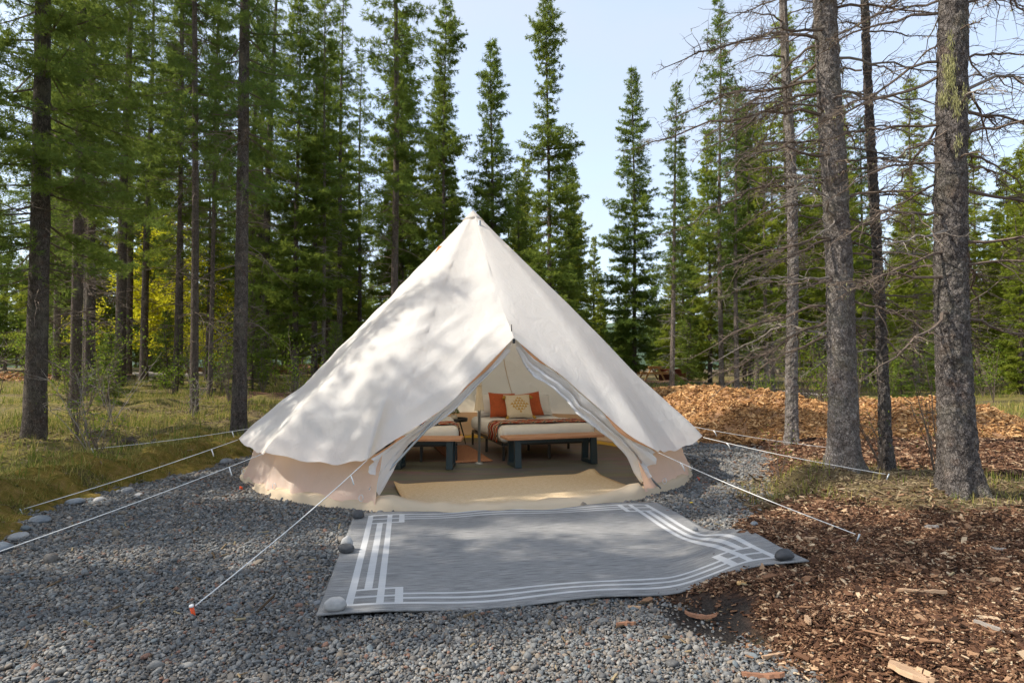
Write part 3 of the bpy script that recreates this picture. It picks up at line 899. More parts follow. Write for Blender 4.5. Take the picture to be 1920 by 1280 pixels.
Gs[1:-1, :, 2] += 0.014 * nz3b(Gs[1:-1] * 1.2)
Gs[1:-1, :, 0] += 0.010 * nz3b(Gs[1:-1] * 1.1 + 3); Gs[1:-1, :, 1] += 0.010 * nz3b(Gs[1:-1] * 1.1 + 7)
link('groundsheet_edge', np_mesh('groundsheet_edge', Gs.reshape(-1, 3), grid_faces(len(degs), len(prof_r), True), [M['sheet'], M['sheet_glow']], True, None, np.repeat([0, 0, 0, 0, 1, 1], len(degs)) * np.tile((front < 0.5).astype(int), 6)), tent)
th = np.linspace(0, 2 * math.pi, 97)[:-1]
V = np.concatenate([np.array([[0, 0, 0.034]]), np.stack([np.cos(th) * 2.86, np.sin(th) * 2.86, np.full(96, 0.034)], -1)])
F = np.array([[0, 1 + i, 1 + (i + 1) % 96] for i in range(96)])
link('floor_sheet', np_mesh('floor_sheet', V, F, M['vinyl']), tent)

# door flaps: gathered canvas from the peak to the foot of the doorway
def door_flap(curve_top, ctrl, name, sgn):
    n = len(curve_top); t = np.linspace(0, 1, n)         # 0 at peak
    topc = curve_top + np.array([0, 0.045, -0.010])
    inner = smooth_path(ctrl, t)
    m = 30
    u = np.linspace(0, 1, m)
    Sx = topc[None] * (1 - u)[:, None, None] + inner[None] * u[:, None, None]
    width = np.linalg.norm(inner - topc, axis=1)
    amp = np.clip(width * 0.20, 0, 0.045)
    ph_ = 4.4 * math.pi * u[:, None] + 1.6 * np.sin(t * 5)[None] + 2.4 * t[None]
    rip = np.sin(ph_) * amp[None] + 0.012 * np.sin(ph_ * 2.3 + 1 + 3 * t[None]) * sstep(0.03, 0.25, t)[None]
    Sx[..., 1] += rip + 0.03 * np.sin(np.pi * u)[:, None]
    Sx[..., 0] += rip * 0.55 * sgn
    Sx[-1] += np.array([-sgn * 0.025, 0.03, -0.012]); Sx[-2] += np.array([sgn * 0.012, 0.0, -0.01])
    Sx += 0.008 * nz3b(Sx * 1.4)[..., None]
    Sx[..., 2] = np.maximum(Sx[..., 2], 0.06)
    return link(name, np_mesh(name, Sx.reshape(-1, 3), grid_faces(n, m), M['flap'], True), tent)
footL = np.array([-0.74, -2.62, 0.10]); footR = np.array([1.91, -1.99, 0.10])
LOW_L = [(0.505, -2.00, 1.49), (0.154, -2.13, 1.11), (-0.075, -2.23, 0.872), (-0.354, -2.33, 0.669), (-0.526, -2.40, 0.536), (-0.635, -2.50, 0.308), tuple(footL)]
LOW_R = [(0.590, -2.00, 1.52), (0.757, -2.02, 1.245), (1.028, -2.05, 1.052), (1.222, -2.06, 0.832), (1.443, -2.06, 0.667), (1.609, -2.04, 0.544), (1.750, -2.02, 0.392), (1.82, -2.0, 0.25), tuple(footR)]
door_flap(dl_curve, LOW_L, 'door_flap', 1)
door_flap(dr_curve[::-1], LOW_R, 'door_flap', -1)
# seams inside the roof and wall
for g_ in GUYS:
    d2 = azd(np.array(float(g_)))
    if -20 < g_ < 45: continue
    ci_ = int(np.argmin(np.where(zid == 1, np.abs((az_all - g_ + 180) % 360 - 180), 999)))
    P = (SURF[4:-2:3, ci_] - nrm[4:-2:3, ci_] * 0.02)
    V, F = tubes(P, np.full(len(P), 0.006), 5)
    link('seam', np_mesh('seam', V, F, M['seam'], True), tent)
# turned-under door hems, with the orange of light through canvas painted on
def hem_glow(curve_top, off, name):
    n = len(curve_top); t = np.linspace(0, 1, n)
    wv_ = 0.004 + 0.062 * np.clip(np.sin(t * 7.5 + off) + 0.25 * np.sin(t * 19), 0, 1) * np.sin(np.pi * np.clip(t * 1.02, 0, 1)) ** 0.5
    a0 = curve_top + np.array([0, 0.018, -0.004])
    a1 = curve_top + np.array([0, 0.03, 0]) + np.stack([0 * t, 0.02 * np.sin(t * 9), -wv_], -1)
    V = np.stack([a0, (a0 + a1) / 2 + np.array([0, -0.012, 0]), a1]).reshape(-1, 3)
    link(name, np_mesh(name, V, grid_faces(n, 3), M['hem_glow'], True), tent)
M['hem_glow'] = canvas_mat('canvas_hem_glow', (0.74, 0.44, 0.27), (0.85, 0.40, 0.14), 0.3)
hem_glow(dl_curve[2:-1], 0.4, 'door_hem_glow'); hem_glow(dr_curve[::-1][2:-1], 1.4, 'door_hem_glow')

# poles
def cyl(name, x, y, z0, z1, r0, r1, mat, parent, sides=12):
    P = np.array([[x, y, z0], [x, y, (z0 + z1) / 2], [x, y, z1]])
    V, F = tubes(P, np.array([r0, (r0 + r1) / 2, r1]), sides, True)
    return link(name, np_mesh(name, V, F, mat, True), parent)
pole = cyl('centre_pole', 0.10, -0.26, 0.036, H_APEX - 0.2, 0.019, 0.019, M['metal'], tent)
cyl('pole_foot', 0.10, -0.26, 0.035, 0.055, 0.060, 0.045, M['metal'], pole)
for pt in (footL, footR):
    P = np.linspace(PEAK + np.array([0, 0.09, 0.04]), np.array([pt[0] * 1.12 - 0.06, pt[1] + 0.02, 0.05]), 6)
    V, F = tubes(P, np.full(6, 0.013), 8, True)
    link('door_pole', np_mesh('door_pole', V, F, M['metal'], True), tent)
SPK = PEAK * 0.955 + APX * 0.045
V, F = tubes(np.array([SPK + [0, 0.0, -0.05], SPK + [0, 0, 0.02], SPK + [0, 0, 0.06]]), np.array([0.006, 0.006, 0.004]), 6, True)
link('pole_spike', np_mesh('pole_spike', V, F, M['black_steel']), tent)
bevel_box('zip_pull', PEAK[0] - 0.015, PEAK[0] + 0.015, PEAK[1] - 0.01, PEAK[1] + 0.02, PEAK[2] - 0.06, PEAK[2] - 0.012, M['black_steel'], tent, 0.006)
# ties on the wall
for deg in (-17, -40, -62, 48, 68):
    p = corner(deg, 2.87, 0.12)
    t = np.linspace(0, 1, 10)
    P = np.stack([p[0] + 0.02 * np.sin(t * 6), p[1] - 0.012 + 0 * t, p[2] + 0.03 * np.cos(t * 6)], -1)
    V, F = tubes(P, np.full(10, 0.0035), 5, True)
    link('tie_loop', np_mesh('tie_loop', V, F, M['rope'], True), tent)

# guy ropes with pegs (top-level things: stretched from the tent to the ground)
def ground_pt(x, y, dz=0.0):
    return np.array([x, y, hz(x, y) + dz])
def guy(deg, end, label, orange, z=0.50):
    p0 = corner(deg, GUY_R.get(deg, R_EAVE) + 0.005, z) + np.array([TX, TY, -0.005])
    p1 = ground_pt(*end, 0.055)
    t = np.linspace(0, 1, 14)[:, None]
    P = p0 * (1 - t) + p1 * t; P[:, 2] -= 0.02 * np.sin(np.pi * t[:, 0])
    root = thing('guy_rope', label, 'guy rope', tuple(p1), 0, 'guy ropes of the tent')
    V, F = tubes(P - p1, np.full(14, 0.0033), 6, True)
    link('rope', np_mesh('rope', V, F, M['rope'], True), root)
    # runner with a loose tail
    k = P[2] - p1; k2 = P[3] - p1
    tl = np.array([k, k + [0.02, -0.02, -0.03], k + [0.035, -0.02, -0.075]])
    V, F = tubes(tl, np.full(3, 0.006), 5, True)
    link('rope_tail', np_mesh('rope_tail', V, F, M['rope'], True), root)
    dirv = (p0 - p1); dirv /= np.linalg.norm(dirv)
    hor = np.array([dirv[0], dirv[1], 0]); hor /= np.linalg.norm(hor)
    pp = np.array([-hor * 0.03 + [0, 0, 0.008], -hor * 0.01 + [0, 0, -0.05], hor * 0.03 + [0, 0, -0.16]])
    V, F = tubes(pp, np.array([0.010, 0.009, 0.005]) if orange else np.array([0.006, 0.006, 0.004]), 8, True)
    link('peg', np_mesh('peg', V, F, M['peg'] if orange else M['metal'], True), root)
    if orange:
        V, F = tubes(np.array([-hor * 0.03 + [0, 0, 0.006], -hor * 0.031 + [0, 0, 0.014], -hor * 0.032 + [0, 0, 0.017]]), np.array([0.012, 0.012, 0.006]), 8, True)
        link('peg_head', np_mesh('peg_head', V, F, M['rope'], True), root)
guy(-14, (-1.66, 3.18), 'white guy rope running to the bright orange peg on the front gravel', True)
guy(-37, (-3.49, 3.41), 'white guy rope leaving the frame low at the left', False, 0.49)
guy(-60, (-4.25, 5.26), 'white guy rope from the left eave tip to the mossy bank edge', False)
guy(-88, (-5.2, 7.5), 'hindmost white guy rope on the left, ending in the grass', False)
guy(41, (2.34, 4.12), 'white guy rope pegged into the mulch right of the rug', False, 0.47)
guy(66, (3.53, 5.7), 'white guy rope ending in grass by the two thick right trunks', False)
guy(91, (4.3, 8.1), 'hindmost white guy rope on the right, towards the chip heap', False)
for deg, lb in ((-52, 'small orange peg at the left foot of the tent wall'), (64, 'small orange peg at the right foot of the tent wall')):
    p = corner(deg, 2.98, 0) + np.array([TX, TY, 0]); p[2] = hz(p[0], p[1])
    root = thing('wall_peg', lb, 'tent peg', tuple(p), 0, 'orange pegs of the tent wall')
    V, F = tubes(np.array([[0, 0, -0.12], [0.0, 0, 0.02], [0.004, 0, 0.035]]), np.array([0.006, 0.016, 0.013]), 8, True)
    link('shaft', np_mesh('shaft', V, F, M['peg'], True), root)
    V, F = tubes(np.array([[0.0, 0, 0.034], [0.004, 0, 0.042]]), np.array([0.018, 0.016]), 8, True)
    link('head', np_mesh('head', V, F, M['peg'], True), root)
# ------------------------------------------------------------------ inside the tent
FZ = 0.036
def boxes_obj(name, boxes, mat, parent, bev=0.003):
    return [bevel_box(name, *bx_, mat, parent, bev) for bx_ in boxes]

def bench(label, loc, rz, length, depth, leg_x, steel):
    root = thing('bench', label, 'bench', (loc[0], loc[1], FZ), R(rz))
    bevel_box('seat_top', 0, length, 0, depth, 0.352, 0.385, M['bench_wood'], root, 0.006)
    for lx in leg_x:
        # trapezoid frame: two uprights leaning a little, bar at foot and head
        bm = bmesh.new()
        def bar(p, q, w, t):
            p = np.array(p, float); q = np.array(q, float)
            dv = (q - p) / np.linalg.norm(q - p); sx = np.array([1.0, 0, 0]); sy = np.cross(dv, sx)
            vs_ = []
            for c_ in (p, q):
                for a_, b_ in ((-1, -1), (1, -1), (1, 1), (-1, 1)):
                    vs_.append(bm.verts.new(c_ + sx * a_ * w / 2 + sy * b_ * t / 2))
            for f in ([3, 2, 1, 0], [4, 5, 6, 7], [0, 1, 5, 4], [1, 2, 6, 5], [2, 3, 7, 6], [3, 0, 4, 7]):
                bm.faces.new([vs_[i] for i in f])
        bar((lx, 0.035, 0.002), (lx, 0.06, 0.350), 0.082, 0.05)
        bar((lx, depth - 0.035, 0.002), (lx, depth - 0.06, 0.350), 0.082, 0.05)
        bar((lx, 0.062, 0.027), (lx, depth - 0.062, 0.027), 0.080, 0.045)
        me = bpy.data.meshes.new('leg_frame'); bm.normal_update(); bm.to_mesh(me); bm.free(); me.materials.append(steel)
        link('leg_frame', me, root)
    bevel_box('rail', leg_x[0] + 0.045, leg_x[1] - 0.045, 0.09, 0.13, 0.300, 0.348, steel, root, 0.003)
    bevel_box('rail', leg_x[0] + 0.045, leg_x[1] - 0.045, depth - 0.13, depth - 0.09, 0.300, 0.348, steel, root, 0.003)
    return root
bench('wooden bench with black frame legs at the foot of the double bed', (-0.047, 7.56), 18, 1.34, 0.36, (0.14, 1.20), M['blue_black'])
bench('wooden bench half hidden behind the left door flap', (-1.60, 7.50), -1, 0.97, 0.36, (0.17, 0.82), M['blue_black'])

def bed(label, name, loc, rz, w, l):
    root = thing(name, label, 'bed', (loc[0], loc[1], FZ), R(rz))
    for x0, x1, y0, y1 in ((0.02, w - 0.02, 0, 0.03), (0.02, w - 0.02, l - 0.03, l), (0, 0.03, 0.035, l - 0.035), (w - 0.03, w, 0.035, l - 0.035)):
        bevel_box('side_rail', x0, x1, y0, y1, 0.205, 0.245, M['black_steel'], root, 0.003)
    for x_ in (0.02, w / 2, w - 0.02):
        for y_ in (0.02, l / 2, l - 0.02):
            bevel_box('leg', x_ - 0.017, x_ + 0.017, y_ - 0.017, y_ + 0.017, 0.0, 0.203, M['black_steel'], root, 0.003)
    bm = bmesh.new()
    V, F = box_geo(-0.02, w + 0.02, -0.02, l, 0.246, 0.470)
    vs_ = [bm.verts.new(v_) for v_ in V]
    for f in F: bm.faces.new([vs_[i] for i in f])
    bmesh.ops.bevel(bm, geom=list(bm.edges), offset=0.085, segments=5, affect='EDGES', profile=0.5)
    bmesh.ops.subdivide_edges(bm, edges=[e for e in bm.edges if e.calc_length() > 0.3], cuts=14, use_grid_fill=True)
    for v_ in bm.verts:
        c_ = np.array(v_.co)
        v_.co.z += 0.008 * float(nz3b(c_[None] * 0.6)[0]) + 0.006 * float(nz3(c_[None])[0])
        v_.co.x += 0.006 * float(nz3b(c_[None] * 0.6 + 5)[0])
    me = bpy.data.meshes.new('mattress'); bm.to_mesh(me); bm.free(); me.materials.append(M['linen'])
    for p_ in me.polygons: p_.use_smooth = True
    link('mattress', me, root)
    return root
BA = 16.9
def bedpt(u, v_, z=0.0):
    c_, s_2 = math.cos(R(BA)), math.sin(R(BA))
    return (-0.13 + c_ * u - s_2 * v_, 8.20 + s_2 * u + c_ * v_, z)
bed('double bed with white bedding and black steel legs', 'double_bed', (-0.13, 8.20), BA, 1.37, 1.88)
bed('single bed with white bedding behind the left bench', 'single_bed', (-1.71, 8.05), 8, 0.98, 1.80)

def throw(label, root_loc, rz, w, y0, y1, hang):
    root = thing('throw_blanket', label, 'throw blanket', (root_loc[0], root_loc[1], FZ), R(rz))
    # path across the bed
    pts = [(-0.036, 0.47 - 0.03 - hang), (-0.035, 0.40), (-0.022, 0.455), (0.03, 0.484), (0.10, 0.488)]
    pts += [(x_, 0.487) for x_ in np.linspace(0.2, w - 0.2, 12)]
    pts += [(w - 0.10, 0.488), (w - 0.03, 0.484), (w + 0.022, 0.455), (w + 0.035, 0.40), (w + 0.036, 0.47 - 0.03 - hang)]
    pts = np.array(pts); s_l = np.concatenate([[0], np.cumsum(np.linalg.norm(np.diff(pts, axis=0), axis=1))])
    ys = np.linspace(y0, y1, 12)
    V, UV = [], []
    for yy_ in ys:
        for (x_, z_), sl in zip(pts, s_l):
            V.append([x_, yy_ + 0.05 * math.sin(sl * 2.0), z_ + 0.004 * math.sin(yy_ * 30 + sl * 9) + 0.006]); UV.append([sl, yy_ - y0, 0])
    o = link('cloth', np_mesh('cloth', np.array(V), grid_faces(len(pts), len(ys)), M['kilim'], True, {'uvw': np.array(UV)}), root)
    md = o.modifiers.new('thickness', 'SOLIDIFY'); md.thickness = 0.008; md.offset = 1
    return root
throw('patterned red and navy throw across the double bed', (-0.13, 8.20), BA, 1.37, 0.14, 0.62, 0.20)
throw('patterned red and navy throw on the left single bed', (-1.71, 8.05), 8, 0.98, 0.10, 0.50, 0.16)

def pillow_geo(w, h, t, pinch=0.07):
    n = 19
    u = np.linspace(-1, 1, n); UU, VV_ = np.meshgrid(u, u)
    X = UU * w / 2 * (1 - pinch * (1 - VV_ ** 2)); Y = VV_ * h / 2 * (1 - pinch * (1 - UU ** 2))
    Z = t / 2 * np.sqrt(np.clip((1 - UU ** 4) * (1 - VV_ ** 4), 0, 1)) ** 0.8
    wz = 0.012 * waves(40, 10, 2, 7)(np.stack([X, Y], -1)) * (Z > 0.01)
    top = np.stack([X, Y, Z + wz], -1).reshape(-1, 3); bot = np.stack([X, Y, -Z - 0.001], -1).reshape(-1, 3)
    F = grid_faces(n, n)
    uv = np.stack([UU, VV_, 0 * UU], -1).reshape(-1, 3)
    return np.concatenate([top, bot]), np.concatenate([F, F[:, ::-1] + n * n]), np.concatenate([uv, uv])
def cushion(name, label, cat, uvpos, z, w, h, t, mat, tilt, twist=0, roll=0, group=None, tassel=None):
    p = bedpt(*uvpos)
    root = thing(name, label, cat, (p[0], p[1], FZ + z), 0, group)
    root.rotation_euler = (R(tilt), R(roll), R(BA + twist))
    V, F, uv = pillow_geo(w, h, t)
    V[:, 1] += h / 2
    link('cover', np_mesh('cover', V, F, mat, True, {'uvw': uv}), root)
    if tassel:
        for sx in (-1, 1):
            for sy in (0.03, h - 0.03):
                c_ = np.array([sx * (w / 2 - 0.012), sy, 0.02])
                e_ = c_ + np.array([sx * 0.03, -0.055, 0.02])
                P = np.array([c_, c_ * 0.75 + e_ * 0.25, c_ * 0.4 + e_ * 0.6, e_])
                V, F = tubes(P, np.array([0.012, 0.02, 0.021, 0.027]), 9, True)
                link('tassel', np_mesh('tassel', V, F, M['ochre'], True), root)
    return root
cushion('cushion', 'rust red cushion on the left of the bed head', 'cushion', (0.40, 1.32), 0.475, 0.46, 0.42, 0.17, M['rust'], 68, 4, 3)
cushion('cushion', 'rust red cushion half hidden behind the cream one', 'cushion', (0.86, 1.34), 0.475, 0.46, 0.42, 0.17, M['rust'], 66, -4, -7)
cushion('patterned_cushion', 'cream cushion with an ochre diamond pattern and tassels', 'cushion', (0.62, 1.14), 0.478, 0.44, 0.41, 0.16, M['cushion'], 62, 2, 0, None, True)
cushion('bed_pillow', 'white pillow behind the left rust cushion', 'pillow', (0.34, 1.60), 0.475, 0.62, 0.42, 0.2, M['linen'], 58, 2, 0)
cushion('bed_pillow', 'white pillow at the right end of the bed head', 'pillow', (1.03, 1.60), 0.475, 0.62, 0.40, 0.2, M['linen'], 55, -2, 0)

# tray side table and potted plant
root = thing('side_table', 'round black tray table between the two beds', 'side table', (-0.95, 9.97, FZ))
th = np.linspace(0, 2 * math.pi, 33)[:-1]
prof = [(0.01, 0.385), (0.205, 0.385), (0.212, 0.395), (0.214, 0.440), (0.207, 0.441), (0.203, 0.402), (0.01, 0.398)]
V = np.array([[r_ * math.cos(t_), r_ * math.sin(t_), z_] for r_, z_ in prof for t_ in th])
link('tray_top', np_mesh('tray_top', V, [grid_faces(32, len(prof), True), np.arange(32)[::-1].reshape(1, -1), (np.arange(32) + 32 * 6).reshape(1, -1)], M['black_steel'], True), root)
for k in range(3):
    a_ = k * 2.094 + 0.5
    V, F = tubes(np.array([[0.09 * math.cos(a_), 0.09 * math.sin(a_), 0.384], [0.15 * math.cos(a_), 0.15 * math.sin(a_), 0.19], [0.20 * math.cos(a_), 0.20 * math.sin(a_), 0.0]]), np.array([0.012, 0.011, 0.009]), 8, True)
    link('leg', np_mesh('leg', V, F, M['black_steel'], True), root)
def kites(P, D, L_, W_, rng, up=0.0):
    """planar kite leaves at P along D"""
    n = len(P)
    D = D / (np.linalg.norm(D, axis=1, keepdims=True) + 1e-9)
    rv = rng.normal(size=(n, 3)); rv[:, 2] += up
    Sd = np.cross(D, rv); Sd /= np.linalg.norm(Sd, axis=1, keepdims=True) + 1e-9
    L_ = np.broadcast_to(L_, (n,))[:, None]; W_ = np.broadcast_to(W_, (n,))[:, None]
    V = np.stack([P, P + D * L_ * 0.45 + Sd * W_, P + D * L_, P + D * L_ * 0.45 - Sd * W_], 1)
    F = np.arange(n * 4).reshape(n, 4)
    return V.reshape(-1, 3), F
root = thing('potted_plant', 'small dark green potted conifer on the tray table', 'potted plant', (-0.96, 9.95, FZ + 0.399))
prof = [(0.03, 0.0), (0.052, 0.004), (0.060, 0.05), (0.050, 0.095), (0.044, 0.096), (0.044, 0.08), (0.01, 0.08)]
V = np.array([[r_ * math.cos(t_), r_ * math.sin(t_), z_] for r_, z_ in prof for t_ in th])
link('pot', np_mesh('pot', V, [grid_faces(32, len(prof), True), np.arange(32)[::-1].reshape(1, -1), (np.arange(32) + 32 * 6).reshape(1, -1)], M['pot'], True), root)
r5 = np.random.RandomState(5)
n = 420; zz = 0.11 + 0.17 * r5.rand(n) ** 1.2; rr = 0.085 * (0.31 - zz) / 0.2 * np.sqrt(r5.rand(n)); a_ = r5.uniform(0, 6.28, n)
P = np.stack([rr * np.cos(a_), rr * np.sin(a_), zz], -1); Dv = np.stack([np.cos(a_), np.sin(a_), 0.5 + 0 * a_], -1) + 0.4 * r5.normal(size=(n, 3))
V, F = kites(P, Dv, 0.035, 0.005, r5)
link('foliage', np_mesh('foliage', V, F, M['needle_dark'], False, {'tint': np.repeat(r5.rand(n), 4) * 0.5}), root)
V, F = tubes(np.array([[0, 0, 0.08], [0, 0, 0.18], [0, 0, 0.29]]), np.array([0.006, 0.004, 0.002]), 6)
link('stem', np_mesh('stem', V, F, M['twig']), root)

# macrame hanging on the pole
root = thing('hanging_tassel', 'cream macrame tassel tied round the centre pole', 'tassel', (TX + 0.10, TY - 0.26, 0.74))
a_ = np.linspace(0, 2 * math.pi, 73)[:-1]; zs = np.linspace(0, 0.40, 16)
V = []
for z_ in zs:
    k = 1 - z_ / 0.40
    rr = (0.027 + 0.032 * k ** 1.6) * (1 + 0.13 * np.sin(a_ * 12 + z_ * 9)) + (0.006 if z_ > 0.36 else 0)
    V.append(np.stack([rr * np.cos(a_), rr * np.sin(a_), z_ + 0.012 * np.sin(a_ * 9) * (z_ < 0.02)], -1))
link('cords', np_mesh('cords', np.concatenate(V), grid_faces(72, 16, True), M['cream_knit'], True), root)
V, F = tubes(np.stack([0.034 * np.cos(a_[::6]), 0.034 * np.sin(a_[::6]), 0.33 + 0 * a_[::6]], -1), np.full(12, 0.008), 6)
link('knot', np_mesh('knot', V, F, M['cream_knit'], True), root)

# floor mats
def mat_obj(name, label, loc, rz, w, d, mat, lift=None, z=0.012, cat='mat', bow=0.0):
    nx, ny = 41, 25
    xs = np.linspace(0, w, nx); ys = np.linspace(0, d, ny); X, Y = np.meshgrid(xs, ys)
    Z = np.full_like(X, z) + 0.003 * waves(51, 10, 0.6, 2.5)(np.stack([X, Y], -1))
    if lift is not None: Z = Z + lift(X / w, Y / d)
    Yw = Y + 0.012 * waves(52, 6, 0.4, 1.5)(np.stack([X, Y * 0], -1))
    Yw = Yw - bow * (1 - (2 * X / w - 1) ** 2) * (1 - Y / d)
    me = np_mesh(name, np.stack([X, Yw, Z], -1).reshape(-1, 3), grid_faces(nx, ny), mat, True)
    o = link(name, me, None, (loc[0], loc[1], FZ), (0, 0, R(rz)))
    md = o.modifiers.new('thickness', 'SOLIDIFY'); md.thickness = 0.009; md.offset = 1
    return tag(o, label, cat)
mat_obj('jute_mat', 'woven tan jute mat inside the tent doorway', (-0.945, 5.47), 18, 2.36, 1.05, M['jute'],
        lambda u, v_: 0.05 * np.exp(-((u - 0.985) / 0.05) ** 2 - ((v_ - 1) / 0.12) ** 2) + 0.035 * np.exp(-((u - 0.0) / 0.02) ** 2 - ((v_ - 1) / 0.2) ** 2), 0.012, 'mat', 0.20)
mat_obj('bedside_rug', 'terracotta bedside rug between the two beds', (-0.80, 8.02), 15.5, 0.56, 1.75, M['terracotta'], None, 0.004, 'rug')

# outdoor rug
nx, ny = 113, 89
us = np.linspace(0, 2.8, nx); ws = np.linspace(0, 2.2, ny); UU, WW = np.meshgrid(us, ws)
XX = -1.0 + 0.985 * UU - 0.172 * WW; YY = 3.1 + 0.172 * UU + 0.985 * WW
ZZ = np.zeros_like(XX)
for dx_ in (-0.16, -0.08, 0, 0.08, 0.16):
    for dy_ in (-0.16, -0.08, 0, 0.08, 0.16):
        ZZ += height(XX + dx_, YY + dy_) / 25
ZZ = ZZ + 0.022 + 0.007 * waves(61, 10, 0.5, 1.6)(np.stack([UU, WW], -1)) + 0.010 * np.sin(UU * 5.0 + 0.5) * np.exp(-(WW / 0.25) ** 2) + 0.008 * np.sin(UU * 6) * np.exp(-((2.2 - WW) / 0.3) ** 2)
rug = link('outdoor_rug', np_mesh('outdoor_rug', np.stack([XX, YY, ZZ], -1).reshape(-1, 3), grid_faces(nx, ny), M['rug'], True, {'uvw': np.stack([UU, WW, 0 * UU], -1).reshape(-1, 3)}))
md = rug.modifiers.new('thickness', 'SOLIDIFY'); md.thickness = 0.009; md.offset = 1
tag(rug, 'grey woven outdoor rug with white line border before the tent', 'rug')
def rug_z(x, y):
    dx, dy = x + 1.0, y - 3.1
    u = dx * 0.985 + dy * 0.172; w_ = -dx * 0.172 + dy * 0.985
    i = int(np.clip(round(u / 2.8 * (nx - 1)), 0, nx - 1)); j = int(np.clip(round(w_ / 2.2 * (ny - 1)), 0, ny - 1))
    return ZZ[j, i] + 0.009

# ------------------------------------------------------------------ stones
def stone(label, x, y, size, mat, seed, z=None, rz=0.0, cap=None):
    bm = bmesh.new(); bmesh.ops.create_icosphere(bm, subdivisions=4, radius=1.0)
    f1 = waves(seed + 100, 8, 0.15, 0.5, 3); f2 = waves(seed + 200, 12, 0.6, 2.2, 3)
    C_ = np.array([v_.co[:] for v_ in bm.verts])
    k = 1 + 0.24 * f1(C_) + 0.055 * f2(C_)
    C_ = C_ * k[:, None] * np.array(size) / 2
    C_[:, 2] = np.where(C_[:, 2] < 0, C_[:, 2] * 0.7, C_[:, 2])
    zmin = C_[:, 2].min()
    for v_, c_ in zip(bm.verts, C_): v_.co = c_ - np.array([0, 0, zmin])
    me = bpy.data.meshes.new('stone'); bm.to_mesh(me); bm.free(); me.materials.append(mat)
    for p_ in me.polygons: p_.use_smooth = True
    zb = hz(x, y) if z is None else z
    o = link('stone', me, None, (x, y, zb - 0.004), (0, 0, rz))
    return tag(o, label, 'stone')
stone('dark stone on the rug corner beside the tent sill', -1.31, 5.14, (0.115, 0.095, 0.10), M['stone_dark'], 1, rug_z(-1.29, 5.14))
stone('dark brown stone on the left rug edge under a white one', -1.14, 4.17, (0.12, 0.08, 0.075), M['stone_dark'], 2, rug_z(-1.14, 4.17))
stone('pale pointed stone lying on the left rug edge', -1.155, 4.235, (0.085, 0.07, 0.115), M['stone_pale'], 3, rug_z(-1.15, 4.24))
stone('large oval grey stone on the near left rug corner', -0.925, 3.15, (0.115, 0.080, 0.088), M['stone_pale'], 4, rug_z(-0.93, 3.16), 0.2)
stone('small brownish stone beside the near left rug corner', -1.07, 3.33, (0.048, 0.04, 0.035), M['stone_grey'], 5)
stone('smooth dark stone on the right rug corner by the mulch', 1.63, 3.60, (0.13, 0.085, 0.095), M['stone_dark'], 6, rug_z(1.63, 3.6), 0.3)
stone('pebble sized stone on the right rug edge over the gravel', 1.44, 4.74, (0.055, 0.045, 0.04), M['stone_grey'], 7, rug_z(1.42, 4.74))
stone('small blue stone half set in mulch by the right rug edge', 1.75, 4.38, (0.06, 0.05, 0.045), M['stone_blue'], 8)
for k, (x_, y_, s_, m_, lb) in enumerate([
        (-3.62, 4.26, 0.13, 'stone_blue', 'flat blue grey stone at the left frame edge of the gravel'),
        (-3.76, 4.60, 0.12, 'stone_pale', 'round pale stone at the foot of the mossy bank, far left'),
        (-3.95, 4.42, 0.14, 'stone_dark', 'dark flat stone behind the round pale one, far left'),
        (-3.95, 5.05, 0.13, 'stone_blue', 'long grey stone along the mossy bank, left'),
        (-4.18, 5.78, 0.13, 'stone_blue', 'blue grey stone where the rope meets the bank'),
        (-4.02, 5.88, 0.09, 'stone_pale', 'smaller pale stone near the rope at the bank'),
        (-4.02, 6.30, 0.12, 'stone_grey', 'grey stone further along the bank edge'),
        (-3.80, 6.15, 0.07, 'stone_pale', 'little white stone out on the gravel near the bank'),
        (-3.86, 8.15, 0.15, 'stone_grey', 'grey stone at the far bank end beside the tent')]):
    stone(lb, x_, y_, (s_ * 1.25, s_, s_ * 0.6), M[m_], 20 + k, None, k * 0.9)

# single larger pieces of wood lying on gravel and mulch
def chip_piece(label, x, y, L_, W_, T_, rz, seed, mat, bend=0.0):
    r = np.random.RandomState(seed)
    n = 9; s_ = np.linspace(-1, 1, n)
    top, bot = [], []
    V = []
    for i, t in enumerate(s_):
        wv_ = W_ / 2 * (1 - 0.55 * abs(t) ** 2.5) * r.uniform(0.75, 1.1)
        zc = bend * t * t + r.normal(0, T_ * 0.12); yc = r.normal(0, W_ * 0.06) + bend * 0.6 * t
        V += [[t * L_ / 2, yc - wv_, zc], [t * L_ / 2, yc + wv_, zc + r.normal(0, T_ * 0.2)], [t * L_ / 2, yc + wv_ * 0.8, zc + T_], [t * L_ / 2, yc - wv_ * 0.8, zc + T_]]
    V = np.array(V); F = grid_faces(4, n, True)
    o = link('wood_piece', np_mesh('wood_piece', V, [F, np.array([[3, 2, 1, 0]]), np.array([[0, 1, 2, 3]]) + 4 * (n - 1)], mat), None, (x, y, hz(x, y) + 0.012), (r.normal(0, 0.08), r.normal(0, 0.06), rz))
    return tag(o, label, 'wood piece')
M['chip_red'] = wood_mat('chip_red_brown', (0.19, 0.085, 0.045), (0.36, 0.18, 0.10), (4, 30, 30), 0.9)
M['chip_tan'] = wood_mat('chip_tan', (0.33, 0.20, 0.115), (0.55, 0.37, 0.225), (4, 30, 30), 0.9)
M['chip_grey'] = wood_mat('chip_grey', (0.22, 0.19, 0.16), (0.40, 0.35, 0.30), (4, 30, 30), 0.9)
chip_piece('reddish bark piece alone on the gravel before the rug', 0.57, 3.03, 0.10, 0.030, 0.014, 0.1, 1, M['chip_red'])
